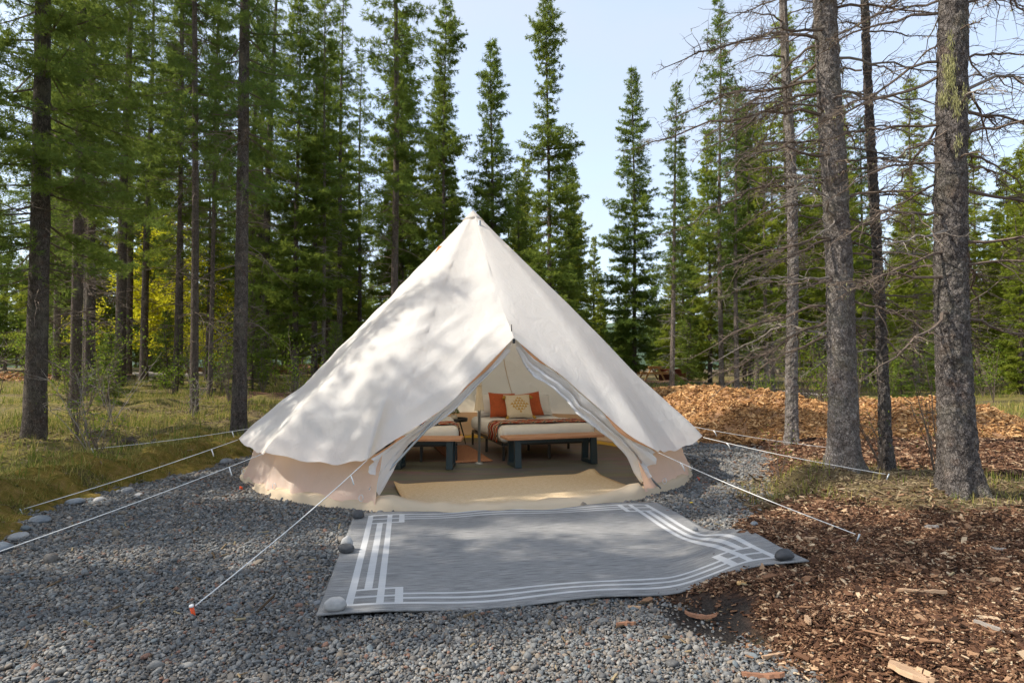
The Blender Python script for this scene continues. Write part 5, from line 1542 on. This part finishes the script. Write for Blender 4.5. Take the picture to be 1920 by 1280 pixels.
def thick_spruce(label, x, y, dia, H, seed, limbs, bark, lean, flare=0.42, lich=False, crown_src='B2', z_crown=5.6):
    rng = np.random.RandomState(seed)
    zb = hz(x, y) - 0.04
    root = thing('spruce_tree', label, 'spruce tree', (x, y, zb), 0, 'thick bare limbed spruces on the right')
    root.rotation_euler = (R(lean[0]), R(lean[1]), 0)
    sides = 84
    z = np.concatenate([np.linspace(0, 5.8, 520), np.linspace(5.9, H, 40)])
    r0 = dia / 2
    rad = r0 * (1 - z / H) ** 0.75 + 0.01
    rad = rad * (1 + flare * np.exp(-z / 0.20) + 0.10 * np.exp(-z / 0.9))
    th = np.linspace(0, 2 * math.pi, sides, endpoint=False)
    TH, Zg = np.meshgrid(th, z)
    roots = 1 + 0.22 * np.exp(-Zg / 0.22) * (np.cos(TH * 4 + seed) + 0.6 * np.cos(TH * 7 + 2 * seed))
    C3 = np.stack([np.cos(TH) * r0, np.sin(TH) * r0, Zg * 0.62], -1)
    f1 = waves(seed, 36, 15, 38, 3)(C3); f2 = waves(seed + 1, 30, 4, 12, 3)(C3)
    plate = np.sign(f1) * np.abs(f1) ** 0.5
    disp = 0.0065 * plate + 0.005 * f2
    knots = np.zeros_like(TH)
    for _ in range(46):
        tz, ta = rng.uniform(0.4, 5.6), rng.uniform(0, 6.28)
        da = (TH - ta + math.pi) % (2 * math.pi) - math.pi
        knots += min(0.022, r0 * 0.14) * np.exp(-((da * r0) / 0.03) ** 2 - ((Zg - tz) / 0.035) ** 2)
    wx = 0.03 * np.sin(z * 0.9 + seed); wy = 0.03 * np.sin(z * 0.7 + seed * 2)
    RR = rad[:, None] * roots + disp + knots
    V = np.stack([wx[:, None] + RR * np.cos(TH), wy[:, None] + RR * np.sin(TH), Zg], -1)
    link('trunk', np_mesh('trunk', V.reshape(-1, 3), grid_faces(sides, len(z), True), M[bark], True), root)
    pts = []
    for (lz, laz, LL, up) in limbs:
        geo, tips = limb(rng, LL, 0.004 + 0.0065 * LL, up)
        V, F = join(geo)
        rr_ = np.interp(lz, z, rad) * 0.85
        o = link('branch', np_mesh('branch', V, F, M['twig'] if rng.rand() < 0.85 else M['twig_grey'], False), root,
                 (math.cos(laz) * rr_ + 0.03 * math.sin(lz * 0.9 + seed), math.sin(laz) * rr_, lz), (0, 0, laz))
        ca, sa = math.cos(laz), math.sin(laz)
        pts.append(np.stack([tips[:, 0] * ca - tips[:, 1] * sa + ca * rr_, tips[:, 0] * sa + tips[:, 1] * ca + sa * rr_, tips[:, 2] + lz], -1))
    pts = np.concatenate(pts)
    # beard lichen on the twigs and, for one trunk, hanging down the bark
    n = 420
    P = pts[rng.randint(0, len(pts), n)]
    Dn = np.stack([rng.normal(0, 0.3, n), rng.normal(0, 0.3, n), -np.ones(n)], -1)
    ll = rng.uniform(0.012, 0.035, n); ww = rng.uniform(0.003, 0.007, n)
    if lich:
        m = 1100
        cz = rng.uniform(3.0, 4.0, 16); ca_ = rng.normal(-2.15, 0.38, 16); ci = rng.randint(0, 16, m)
        zz_ = cz[ci] + rng.normal(0, 0.045, m); aa = ca_[ci] + rng.normal(0, 0.10, m)
        r2 = np.interp(zz_, z, rad) + 0.02
        P = np.concatenate([P, np.stack([np.cos(aa) * r2, np.sin(aa) * r2, zz_], -1)])
        Dn = np.concatenate([Dn, np.stack([rng.normal(0, 0.2, m), rng.normal(0, 0.2, m), -np.ones(m)], -1)])
        ll = np.concatenate([ll, rng.uniform(0.02, 0.06, m)]); ww = np.concatenate([ww, rng.uniform(0.0015, 0.004, m)])
    V, F = kites(P, Dn, ll, ww, rng)
    o = link('lichen', np_mesh('lichen', V, F, M['lichen'], False, {'tint': np.repeat(rng.rand(len(P)), 4)}), root)
    # living crown high above
    src = [c_ for c_ in PROTO[crown_src].children if c_.name.startswith('crown')][0]
    c_ = link('crown', src.data, root, (0, 0, z_crown - PROTO_SPEC[crown_src]['z0'] * 0.85))
    c_.scale = (1.1, 1.1, 0.85)
    return root
def limb_set(seed, n, z0, z1, az_c, az_w, l0, l1):
    r = np.random.RandomState(seed)
    return [(z_, az_c + r.uniform(-az_w, az_w), r.uniform(l0, l1), r.uniform(-0.40, 0.38)) for z_ in np.linspace(z0, z1, n) + r.normal(0, 0.06, n)]
M['bark_scaly'] = bark_mat('bark_scaly_grey', (0.050, 0.040, 0.035), (0.16, 0.134, 0.117), (0.48, 0.43, 0.39), 0.35, 1.5, 0.07)
M['bark_scaly_dark'] = bark_mat('bark_scaly_dark', (0.022, 0.018, 0.017), (0.085, 0.070, 0.062), (0.33, 0.29, 0.26), 0.25, 1.5, 0.07)
PI = math.pi
thick_spruce('thick grey spruce trunk right of the chip heap, lit on its left side', 3.41, 6.19, 0.250, 17, 31,
             limb_set(1, 26, 1.3, 5.5, PI, 0.8, 0.8, 1.9) + limb_set(2, 15, 1.5, 5.4, 0.1, 0.9, 0.7, 1.5) + limb_set(3, 5, 2.5, 5.2, -1.9, 0.5, 0.4, 0.8) + limb_set(4, 6, 2.0, 5.2, 1.6, 0.5, 0.7, 1.4),
             'bark_scaly', (0, -1.2), 0.5, False, 'B2', 7.2)
thick_spruce('thickest dark scaly spruce trunk near the right frame edge', 3.85, 5.16, 0.245, 17, 41,
             limb_set(5, 21, 1.5, 4.9, 0.15, 0.8, 0.8, 1.7) + limb_set(6, 14, 1.6, 4.8, PI - 0.1, 0.7, 0.6, 1.35) + limb_set(7, 4, 2.8, 4.6, -1.6, 0.4, 0.3, 0.7) + limb_set(8, 5, 2.0, 4.8, 1.6, 0.5, 0.7, 1.3),
             'bark_scaly_dark', (0, -0.3), 0.28, True, 'B2', 6.8)
thick_spruce('thin dark spruce trunk between the two thick right ones', 3.97, 6.40, 0.092, 11, 51,
             limb_set(9, 13, 1.3, 5.4, PI, 0.8, 0.5, 1.0) + limb_set(10, 13, 1.3, 5.4, 0.0, 0.9, 0.5, 1.0),
             'bark_scaly_dark', (0, -1.6), 0.5, False, 'C1', 6.8)
thick_spruce('medium brown spruce trunk in front of the chip heaps', 4.33, 9.24, 0.155, 14, 61,
             limb_set(11, 16, 1.9, 7.0, PI, 1.0, 0.5, 1.2) + limb_set(12, 14, 1.9, 7.0, 0.0, 1.0, 0.5, 1.2),
             'bark_scaly', (0, -0.4), 0.35, False, 'B2', 8.2)
# ------------------------------------------------------------------ undergrowth
def grass_patch(name, label, n, sampler, h0, h1, w, dry, seed, lean=0.45):
    r = np.random.RandomState(seed)
    x, y = sampler(r, n)
    n = len(x)
    z = height(x, y) - 0.01
    hh = r.uniform(h0, h1, n) * np.exp(r.normal(0, 0.2, n)); az = r.uniform(0, 2 * math.pi, n); le = hh * np.abs(r.normal(lean, 0.3, n))
    dx, dy = np.cos(az), np.sin(az); wx, wy = -dy, dx
    base = np.stack([x, y, z], -1)
    def pt(f, lat):
        return base + np.stack([dx * le * f ** 1.8 + wx * lat, dy * le * f ** 1.8 + wy * lat, hh * f * (1 - 0.25 * f * np.clip(le / hh, 0, 1))], -1)
    ww = w * r.uniform(0.7, 1.3, n)
    V = np.stack([pt(0.0, -ww), pt(0.0, ww), pt(0.55, ww * 0.75), pt(0.55, -ww * 0.75), pt(1.0, 0 * ww)], 1).reshape(-1, 3)
    i0 = np.arange(n)[:, None] * 5
    tint = np.clip(np.where(r.rand(n) < dry, r.uniform(0.55, 1.0, n), r.uniform(0.0, 0.4, n)), 0, 1)
    me = np_mesh(name, V, [i0 + np.array([[0, 1, 2, 3]]), i0 + np.array([[3, 2, 4]])], M['grass'], False, {'tint': np.repeat(tint, 5)})
    return tag(link(name, me), label, None, None, 'stuff')
wpatch = waves(71, 12, 0.15, 0.9)
def left_bank(r, n):
    y = 2.4 + 22.6 * r.rand(n) ** 1.6; x = r.uniform(-1.0, 1.0, n)
    x = -0.5 - (0.5 * (x + 1)) * (y * 0.93 + 1.9)
    dl, dr, db = pad_sd(x, y)
    pm = wpatch(np.stack([x, y], -1))
    k = (dl < -0.12) & (r.rand(n) < np.where(dl > -1.3, 0.35, 1.0)) & (r.rand(n) < np.clip(0.42 + 1.25 * pm, 0.04, 1)) & ~((y < 12.4) & (dl > -0.1)) & ~in_tent(x, y, 3.2)
    return x[k], y[k]
grass_patch('meadow_grass', 'sunlit thin grass on the mossy bank left of the tent', 140000, left_bank, 0.04, 0.24, 0.0050, 0.42, 1)
def behind_right(r, n):
    y = r.uniform(13.5, 30, n); x = r.uniform(1.5, 24, n)
    pm = wpatch(np.stack([x, y], -1))
    return x[pm > -0.1], y[pm > -0.1]
grass_patch('far_grass', 'low green grass under the trees behind the chip heaps', 16000, behind_right, 0.08, 0.25, 0.008, 0.35, 2)
def island(r, n):
    a_ = r.uniform(0, 6.28, n); q_ = np.sqrt(r.rand(n))
    x = 3.75 + 1.5 * q_ * np.cos(a_); y = 5.95 + 1.15 * q_ * np.sin(a_)
    pm = waves(72, 12, 0.5, 2.2)(np.stack([x, y], -1))
    k = (pm > 0.0) | (r.rand(n) < 0.12)
    return x[k], y[k]
grass_patch('tuft_grass', 'tufts of grass at the feet of the thick right trunks', 2600, island, 0.04, 0.14, 0.0030, 0.5, 3)
def right_edge(r, n):
    y = r.uniform(8, 16, n); x = r.uniform(8.5, 16, n); return x, y
grass_patch('right_grass', 'yellowish grass beyond the chip heaps at the right edge', 7000, right_edge, 0.08, 0.25, 0.006, 0.6, 4)

# forest litter: needles, bits of wood on the bank and the island
rs2 = np.random.RandomState(77)
x = np.concatenate([rs2.uniform(-9, -3.5, 26000), rs2.uniform(2.2, 5.4, 16000), rs2.uniform(-4, 3.5, 1500)]); y = np.concatenate([rs2.uniform(3.5, 14, 26000), rs2.uniform(4.7, 7.3, 16000), rs2.uniform(1.8, 9, 1500)])
dl, dr, db = pad_sd(x, y); isl = zones(x, y)[4]
k = ((x < 0) & (dl < -0.02)) | ((x > 0) & (rs2.rand(len(x)) < isl)) | (np.arange(len(x)) >= 42000) & ~in_rug(x, y, -0.02) & ~in_tent(x, y, 3.1)
x, y = x[k], y[k]; n = len(x)
ln = 0.012 * np.exp(rs2.normal(0, 0.7, n))
scatter('forest_litter', 'chip', M['litter'], np.stack([x, y, height(x, y) + np.where((dl[k] > 0) & (dr[k] > 0), 0.018, 0.006)], -1),
        np.stack([rs2.normal(0, 0.4, n), rs2.normal(0, 0.3, n), rs2.uniform(0, 6.28, n)], -1),
        np.stack([ln, np.clip(ln * 0.18, 0.0016, 0.006), np.clip(ln * 0.12, 0.001, 0.004)], -1), None, 'dead needles and twig bits strewn on the forest floor')

# shrubs
def shrub_geo(rng, H, nstem, spread, nleaf, lsize, leaf_lo=0.3, upright=1.0):
    wood, tips = [], []
    for i in range(nstem):
        a_ = rng.uniform(0, 6.28); hgt = H * rng.uniform(0.55, 1.0); sp_ = spread * rng.uniform(0.2, 1.0)
        s = np.linspace(0, 1, 9)
        P = np.stack([np.cos(a_) * sp_ * s ** 1.2, np.sin(a_) * sp_ * s ** 1.2, hgt * s ** (1 / upright)], -1) + np.cumsum(rng.normal(0, 0.012 * H, (9, 3)), axis=0) * s[:, None]
        wood.append(tubes(P[None], (0.006 * H ** 0.5 * (1.1 - s))[None] + 0.0015, 4))
        m = rng.randint(6, 12); j = rng.randint(2, 9, m); p0 = P[j]
        D = rng.normal(0, 1, (m, 3)); D[:, 2] = np.abs(D[:, 2]) * 0.5 + 0.2; D /= np.linalg.norm(D, axis=1, keepdims=True)
        lt = H * rng.uniform(0.1, 0.3, m)
        u = np.linspace(0, 1, 5)
        Q = p0[:, None] + D[:, None] * (lt[:, None] * u[None])[..., None] + np.cumsum(rng.normal(0, 0.008 * H, (m, 5, 3)), axis=1)
        wood.append(tubes(Q, (0.0028 * H ** 0.5) * (1.1 - u)[None] + 0.001 + np.zeros((m, 1)), 3))
        tips += [Q[:, 2:].reshape(-1, 3), P[4:]]
    tips = np.concatenate(tips); tips = tips[tips[:, 2] > leaf_lo * H]
    P = tips[rng.randint(0, len(tips), nleaf)] + rng.normal(0, 0.05 * H ** 0.7, (nleaf, 3))
    D = rng.normal(0, 1, (nleaf, 3))
    V, F = kites(P, D, lsize * rng.uniform(0.6, 1.3, nleaf), lsize * 0.32, rng, 0.5)
    return join(wood), (V, F), np.repeat(rng.rand(nleaf), 4)
def shrub(name, label, x, y, H, nstem, spread, nleaf, lsize, leaf, seed, wood='twig', group=None, lo=0.3, upright=1.0):
    rng = np.random.RandomState(seed)
    (Vw, Fw), (Vl, Fl), tint = shrub_geo(rng, H, nstem, spread, nleaf, lsize, lo, upright)
    root = thing(name, label, 'shrub', (x, y, hz(x, y) - 0.02), 0, group)
    link('stems', np_mesh('stems', Vw, Fw, M[wood]), root)
    if nleaf: link('leaves', np_mesh('leaves', Vl, Fl, M[leaf], False, {'tint': tint}), root)
    return root
shrub('leafy_bush', 'tall bright yellow green bush glowing between the left trunks', -16.0, 27.5, 7.0, 9, 2.6, 9500, 0.15, 'leaf_yellow', 1, lo=0.10)
shrub('leafy_bush', 'second yellow green bush right of the glowing one', -13.4, 26.2, 5.2, 7, 2.0, 3600, 0.12, 'leaf_yellow', 2, lo=0.12)
shrub('leafy_bush', 'low yellow green bush peeping between two dark trunks', -17.9, 25.5, 3.2, 6, 1.2, 1800, 0.11, 'leaf_yellow', 3, lo=0.1)
sp = [(-6.2, 8.6, 1.5, 'bare twiggy shrub right of the thick dark left trunk'), (-5.6, 8.0, 1.25, 'bare shrub with few leaves in front of the grass'),
      (-7.6, 8.0, 1.2, 'twiggy shrub at the foot of the thick dark left trunk'), (-6.9, 10.4, 1.5, 'thin bare shrub behind the thick dark left trunk'),
      (-4.9, 11.0, 0.9, 'small twiggy shrub beside the straight grey trunk'), (-8.6, 9.6, 1.6, 'tangle of twigs at the left frame edge'), (-5.0, 7.3, 0.8, 'low sprouting shrub on the mossy bank'), (-6.0, 11.3, 1.1, 'bare shrub in the sunny grass near the slim trunk'), (-8.2, 11.6, 1.4, 'twiggy shrub in the grass behind the far left trunk'), (-5.0, 13.8, 1.2, 'twiggy shrub in the grass right of the slim trunk'), (-9.3, 10.8, 1.5, 'leafy twig shrub left of the far left trunk'),
      (-4.25, 12.6, 1.0, 'bare sapling behind the tent left corner')]
for i, (x_, y_, h_, lb) in enumerate(sp):
    shrub('bare_shrub', lb, x_, y_, h_, 6, 0.5 * h_, 120, 0.034, 'leaf_green', 10 + i, 'twig_grey' if i % 2 else 'twig', 'leafless shrubs on the left bank')
for i, (x_, y_, h_, lb) in enumerate([(3.72, 6.05, 1.0, 'bare sapling right beside the thick grey trunk'), (4.25, 6.0, 1.3, 'thin bare sapling between the thin and the thickest trunk'), (4.55, 6.5, 1.1, 'bare sapling left of the thickest trunk, further back'), (3.1, 7.0, 0.7, 'small twiggy shrub left of the thick grey trunk')]):
    shrub('bare_shrub', lb, x_, y_, h_, 4, 0.4 * h_, 70, 0.022, 'leaf_green', 30 + i, 'twig', 'leafless saplings by the thick right trunks')
for i in range(36):
    r_ = random.Random(200 + i)
    y_ = r_.uniform(13, 26); px = r_.choice([r_.uniform(20, 600), r_.uniform(20, 600), r_.uniform(1400, 1900)]); x_ = (px - 960) / 1125 * y_
    left = px < 700
    shrub('understory_shrub', 'thin leafy understory shrub in the left wood' if left else 'thin leafy understory shrub in the right wood', x_, y_, r_.uniform(0.8, 2.3), 6, 0.6, 340, 0.06, 'leaf_green', 50 + i, 'twig', 'understory of the left wood' if left else 'understory of the right wood')

# ------------------------------------------------------------------ stumps, log, picnic table, fire ring
def stump(label, x, y, r0, h, seed):
    rng = np.random.RandomState(seed)
    root = thing('tree_stump', label, 'stump', (x, y, hz(x, y) - 0.03))
    n = 28; th = np.linspace(0, 2 * math.pi, n, endpoint=False)
    rows = []
    for z_, k in ((0, 1.28), (0.06, 1.12), (h * 0.4, 1.02), (h * 0.97, 1.0), (h, 0.97)):
        rr = r0 * k * (1 + 0.05 * np.sin(th * 3 + seed) + 0.03 * np.sin(th * 7)); rows.append(np.stack([rr * np.cos(th), rr * np.sin(th), 0 * th + z_], -1))
    link('bark', np_mesh('bark', np.concatenate(rows), grid_faces(n, 5, True), M['bark'], True), root)
    top = rows[-1].copy(); top[:, 2] += 0.003
    link('cut_face', np_mesh('cut_face', top, np.arange(n).reshape(1, -1), M['cut_wood']), root)
stump('round sawn stump seat in the grass before the sunlit trunk', -14.1, 21.9, 0.33, 0.42, 1)
stump('lower sawn stump left of the round stump seat', -15.3, 22.3, 0.30, 0.30, 2)
stump('small cut stump in the grass left of the tent', -5.6, 12.2, 0.07, 0.16, 3)
stump('dark broken stump in the shade left of the tent', -8.9, 17.6, 0.22, 0.30, 4)
def log(label, p0, p1, r0, seed, mat):
    rng = np.random.RandomState(seed)
    t = np.linspace(0, 1, 14)[:, None]; P = np.array(p0) * (1 - t) + np.array(p1) * t
    P[:, 2] += [hz(a_, b_) for a_, b_ in P[:, :2]]; P[:, 2] += r0 * 0.7 + 0.3 * r0 * np.sin(t[:, 0] * 7)
    c_ = P.mean(0)
    V, F = tubes(P - c_, r0 * (1 - 0.35 * t[:, 0]) * rng.uniform(0.85, 1.1, 14), 10, True)
    o = link('fallen_log', np_mesh('fallen_log', V, F, mat, True), None, tuple(c_))
    tag(o, label, 'log')
log('weathered grey log lying behind the stump seats', (-17.0, 26.0, 0), (-12.6, 27.0, 0), 0.17, 1, M['chip_grey'])
log('rotten grey log end in the grass on the mossy bank', (-5.7, 8.75, 0), (-5.0, 8.45, 0), 0.055, 2, M['bark'])
log('thin dead branch lying on the left gravel edge', (-3.9, 6.9, 0), (-3.2, 7.2, 0), 0.015, 3, M['bark_dark'])
log('grey fallen log under the trees behind the big chip heap', (8.5, 19.5, 0), (11.2, 20.0, 0), 0.11, 4, M['chip_grey'])
# slash heap between chip heap and far trees
rng = np.random.RandomState(9)
n = 260
cx_, cy_ = 8.0, 19.2
P0 = np.stack([rng.normal(0, 0.9, n), rng.normal(0, 0.45, n), np.abs(rng.normal(0.12, 0.12, n))], -1)
D = rng.normal(0, 1, (n, 3)); D[:, 2] *= 0.35; D /= np.linalg.norm(D, axis=1, keepdims=True)
V, F = tubes(np.stack([P0, P0 + D * 0.3, P0 + D * 0.6 + rng.normal(0, 0.05, (n, 3))], 1), np.array([[0.018, 0.014, 0.006]]) + np.zeros((n, 1)), 4)
sl = thing('brush_pile', 'dark heap of dead branches behind the big chip heap', 'brush pile', (cx_, cy_, hz(cx_, cy_)))
link('sticks', np_mesh('sticks', V, F, M['bark_dark']), sl)

# far chip bank by the table
def far_chips(label, cx, cy, rx, ry, h, seed):
    r = np.random.RandomState(seed)
    root = thing('chip_bank', label, 'mulch pile', (cx, cy, 0), 0, 'far banks of fresh chips')
    nu, nv = 40, 12; th = np.linspace(0, 2 * math.pi, nu, endpoint=False); rr = np.linspace(0.02, 1.0, nv); TH, RR = np.meshgrid(th, rr)
    X = cx + rx * RR * np.cos(TH); Y = cy + ry * RR * np.sin(TH)
    f = lambda X, Y: height(X, Y) + h * np.clip(1 - ((X - cx) / rx) ** 2 - ((Y - cy) / ry) ** 2, 0, 1) ** 0.7 * (1 + 0.25 * w_fine(np.stack([X, Y], -1) * 0.3)) - 0.02
    link('mound', np_mesh('mound', np.stack([X - cx, Y - cy, f(X, Y)], -1).reshape(-1, 3), [grid_faces(nu, nv, True), np.arange(nu).reshape(1, -1)], M['mound'], True), root)
    n = int(rx * ry * 3.1 * 420); t = r.uniform(0, 6.28, n); q_ = np.sqrt(r.rand(n)); X = cx + rx * q_ * np.cos(t); Y = cy + ry * q_ * np.sin(t)
    ln = 0.045 * np.exp(r.normal(0, 0.4, n))
    scatter('chips', 'chip', M['chips_fresh'], np.stack([X - cx, Y - cy, f(X, Y) + 0.012], -1), np.stack([r.normal(0, 0.5, n), r.normal(0, 0.4, n), r.uniform(0, 6.28, n)], -1),
            np.stack([ln, ln * 0.35, ln * 0.15], -1), root)
far_chips('orange chip bank below the far picnic table', 6.3, 21.5, 2.3, 1.3, 0.30, 1)
far_chips('long orange chip bank far behind the left trunks', -14.0, 33.0, 5.5, 1.6, 0.35, 2)
far_chips('orange chip bank at the far left frame edge', -21.0, 25.0, 3.0, 0.9, 0.25, 3)

pt_x, pt_y = 7.92, 34.0
root = thing('picnic_table', 'distant new timber picnic table seen end on beside a trunk', 'picnic table', (pt_x, pt_y, hz(pt_x, pt_y) + 0.05), R(4))
for i in range(5):
    bevel_box('top_plank', -0.40 + i * 0.162, -0.40 + i * 0.162 + 0.15, -0.9, 0.9, 0.72, 0.765, M['pale_wood'], root, 0.004)
for sx in (-1, 1):
    for k in range(2):
        xo = sx * (0.60 + k * 0.145)
        bevel_box('seat_plank', xo - 0.065, xo + 0.065, -0.9, 0.9, 0.42, 0.462, M['pale_wood'], root, 0.004)
for yy_ in (-0.6, 0.6):
    bevel_box('seat_beam', -0.82, 0.82, yy_ - 0.02, yy_ + 0.02, 0.31, 0.418, M['pale_wood'], root, 0.004)
    bevel_box('top_beam', -0.38, 0.38, yy_ - 0.02, yy_ + 0.02, 0.62, 0.718, M['pale_wood'], root, 0.004)
    for sx in (-1, 1):
        V, F = box_geo(-0.05, 0.05, 0, 0.04, 0, 0.78)
        V[:, 0] += sx * (0.55 - V[:, 2] / 0.78 * 0.38); V[:, 1] += yy_ + 0.022; V[:, 2] *= 0.9
        link('leg', np_mesh('leg', V, F, M['pale_wood']), root)
fx, fy = 9.4, 34.5
root = thing('fire_ring', 'dark rusty steel fire ring right of the picnic table', 'fire ring', (fx, fy, hz(fx, fy)))
th = np.linspace(0, 2 * math.pi, 33)[:-1]
prof = [(0.95, 0.0), (0.95, 0.62), (1.0, 0.64), (0.99, 0.65), (0.92, 0.64), (0.92, 0.05)]
V = np.array([[r_ * math.cos(t_), r_ * math.sin(t_), z_] for r_, z_ in prof for t_ in th])
link('steel_ring', np_mesh('steel_ring', V, grid_faces(32, len(prof), True), M['rusty_steel'], True), root)
V = np.array([[0.91 * math.cos(t_), 0.91 * math.sin(t_), 0.12] for t_ in th])
link('ash_bed', np_mesh('ash_bed', V, np.arange(32).reshape(1, -1), M['stone_dark']), root)

# far wooded hills
hx = np.linspace(-520, 520, 90); hp = np.stack([hx, 0 * hx], -1)
hh_ = 26 + 10 * waves(81, 8, 0.002, 0.008)(hp) + 2.2 * waves(82, 20, 0.02, 0.09)(hp)
rows_ = [np.stack([hx, 0 * hx + 330, 0 * hx - 3], -1), np.stack([hx, 0 * hx + 350, hh_ * 0.55], -1), np.stack([hx, 0 * hx + 385, hh_], -1), np.stack([hx, 0 * hx + 430, hh_ * 0.4], -1)]
bH = NB('far_forest'); fH = bH.noise(bH.obj((1, 1, 0.5)), 0.22, 5, 0.7)
M['far_forest'] = bH.done(bH.pbr(bH.ramp(fH, [(0.3, (0.05, 0.085, 0.06)), (0.7, (0.12, 0.16, 0.10))]), 0.95, bH.bump(fH, 1.0, 3.0), spec=0.1))
hills = link('hills', np_mesh('hills', np.concatenate(rows_), grid_faces(90, 4), M['far_forest'], True))
tag(hills, 'low wooded hills beyond the trees', None, None, 'structure')

# moss and dry grass hummocks along the bank edge
rng = np.random.RandomState(15)
hum = []
for i in range(290):
    y_ = rng.uniform(2.4, 9.3); x_ = np.interp(y_, XL_Y, XL_X) - abs(rng.normal(0.25, 0.5)) - 0.02
    s_ = rng.uniform(0.05, 0.17)
    nu, nv = 14, 6
    th = np.linspace(0, 2 * math.pi, nu, endpoint=False); ph_ = np.linspace(0.02, 1.0, nv)
    TH, PH = np.meshgrid(th, ph_)
    rr = s_ * PH * (1 + 0.18 * np.sin(TH * 3 + i)); X = x_ + rr * np.cos(TH) * 1.3; Y = y_ + rr * np.sin(TH)
    Z = height(X, Y) - 0.012 + s_ * 0.5 * np.sqrt(np.clip(1 - PH ** 2, 0, 1)) * rng.uniform(0.5, 1.0) + rng.normal(0, 0.004, X.shape)
    hum.append((np.stack([X, Y, Z], -1).reshape(-1, 3), [grid_faces(nu, nv, True), np.arange(nu).reshape(1, -1)]))
V, F = join(hum)
bM_ = NB('moss_hummocks'); fm = bM_.noise(bM_.obj(), 9, 6, 0.7); fm2 = bM_.noise(bM_.obj(), 90, 4, 0.7)
cm = bM_.ramp(fm, [(0.3, (0.10, 0.10, 0.016)), (0.5, (0.24, 0.17, 0.035)), (0.7, (0.34, 0.22, 0.08))])
M['moss'] = bM_.done(bM_.pbr(bM_.mix(bM_.ramp(fm2, [(0.3, (0.6, 0.6, 0.6)), (0.6, (0, 0, 0))]), cm, (0.05, 0.04, 0.015)), 0.95, bM_.bump(fm2, 1.0, 0.02), spec=0.1))
tag(link('moss', np_mesh('moss', V, F, M['moss'], True)), 'orange and green moss hummocks along the gravel edge', None, None, 'stuff')
def fringe(r, n):
    y = r.uniform(2.4, 9.4, n); x = np.interp(y, XL_Y, XL_X) - np.abs(r.normal(0.12, 0.55, n)) - 0.02
    return x, y
grass_patch('dry_grass', 'dry straw coloured grass fringe on the bank edge', 26000, fringe, 0.025, 0.11, 0.0026, 0.62, 6, 0.8)
# ------------------------------------------------------------------ labels that single out the trees of the deep wood
LANDMARKS = {'thick dark spruce trunk': 'the far left trunk', 'straight grey spruce': 'the straight grey trunk', 'slim bare trunk': 'the slim bare trunk',
             'sunlit trunk behind': 'the stump seat', 'slender trunk right': 'the yellow bush', 'leaning dark spruce': 'the leaning dark spruce',
             'left one of the twin': 'the twin trunks', 'tall dark spruce rising': 'the tall dark spruce', 'pointed spruce standing': 'the tent peak',
             'tall ragged narrow': 'the ragged narrow spruce', 'full conical': 'the conical spruce', 'tall thin spruce with': 'the tall thin spruce',
             'medium brown': 'the medium brown trunk', 'thick grey spruce trunk': 'the thick grey trunk', 'thickest dark': 'the thickest trunk'}
marks = []
for o in COL.objects:
    lb = o.get('label', '')
    for k_, nm in LANDMARKS.items():
        if o.parent is None and lb.startswith(k_):
            marks.append((o.location.x / o.location.y, nm))
marks.sort()
ORD = ['nearest', 'second nearest', 'third nearest', 'fourth nearest', 'fifth nearest', 'sixth nearest', 'seventh nearest', 'eighth nearest', 'ninth nearest', 'tenth nearest',
       'eleventh nearest', 'twelfth nearest', 'thirteenth nearest', 'fourteenth nearest', 'fifteenth nearest', 'sixteenth nearest', 'seventeenth nearest', 'eighteenth nearest',
       'nineteenth nearest', 'twentieth nearest', 'twenty-first nearest', 'twenty-second nearest', 'twenty-third nearest', 'twenty-fourth nearest', 'twenty-fifth nearest', 'twenty-sixth nearest', 'twenty-seventh nearest', 'twenty-eighth nearest', 'twenty-ninth nearest', 'thirtieth nearest', 'thirty-first nearest', 'thirty-second nearest', 'thirty-third nearest', 'thirty-fourth nearest', 'thirty-fifth nearest', 'thirty-sixth nearest']
buckets = {}
for o in COL.objects:
    g_ = o.get('group', '')
    if o.parent is None and (g_.startswith('deep wood') or g_.startswith('understory of')):
        t_ = o.location.x / o.location.y
        i = sum(1 for m_ in marks if m_[0] < t_)
        buckets.setdefault((g_.startswith('deep'), i), []).append(o)
for (deep, i), os_ in buckets.items():
    os_.sort(key=lambda o: o.location.y)
    what = 'deep wood spruce' if deep else 'leafy understory shrub'
    if i == 0: where = 'left of ' + marks[0][1]
    elif i == len(marks): where = 'right of ' + marks[-1][1]
    else: where = 'between %s and %s' % (marks[i - 1][1], marks[i][1])
    for k_, o in enumerate(os_):
        if len(os_) > 1 and k_ < len(ORD): o['label'] = '%s %s %s' % (ORD[k_], what, where)
        elif len(os_) == 1: o['label'] = '%s %s' % (what, where)
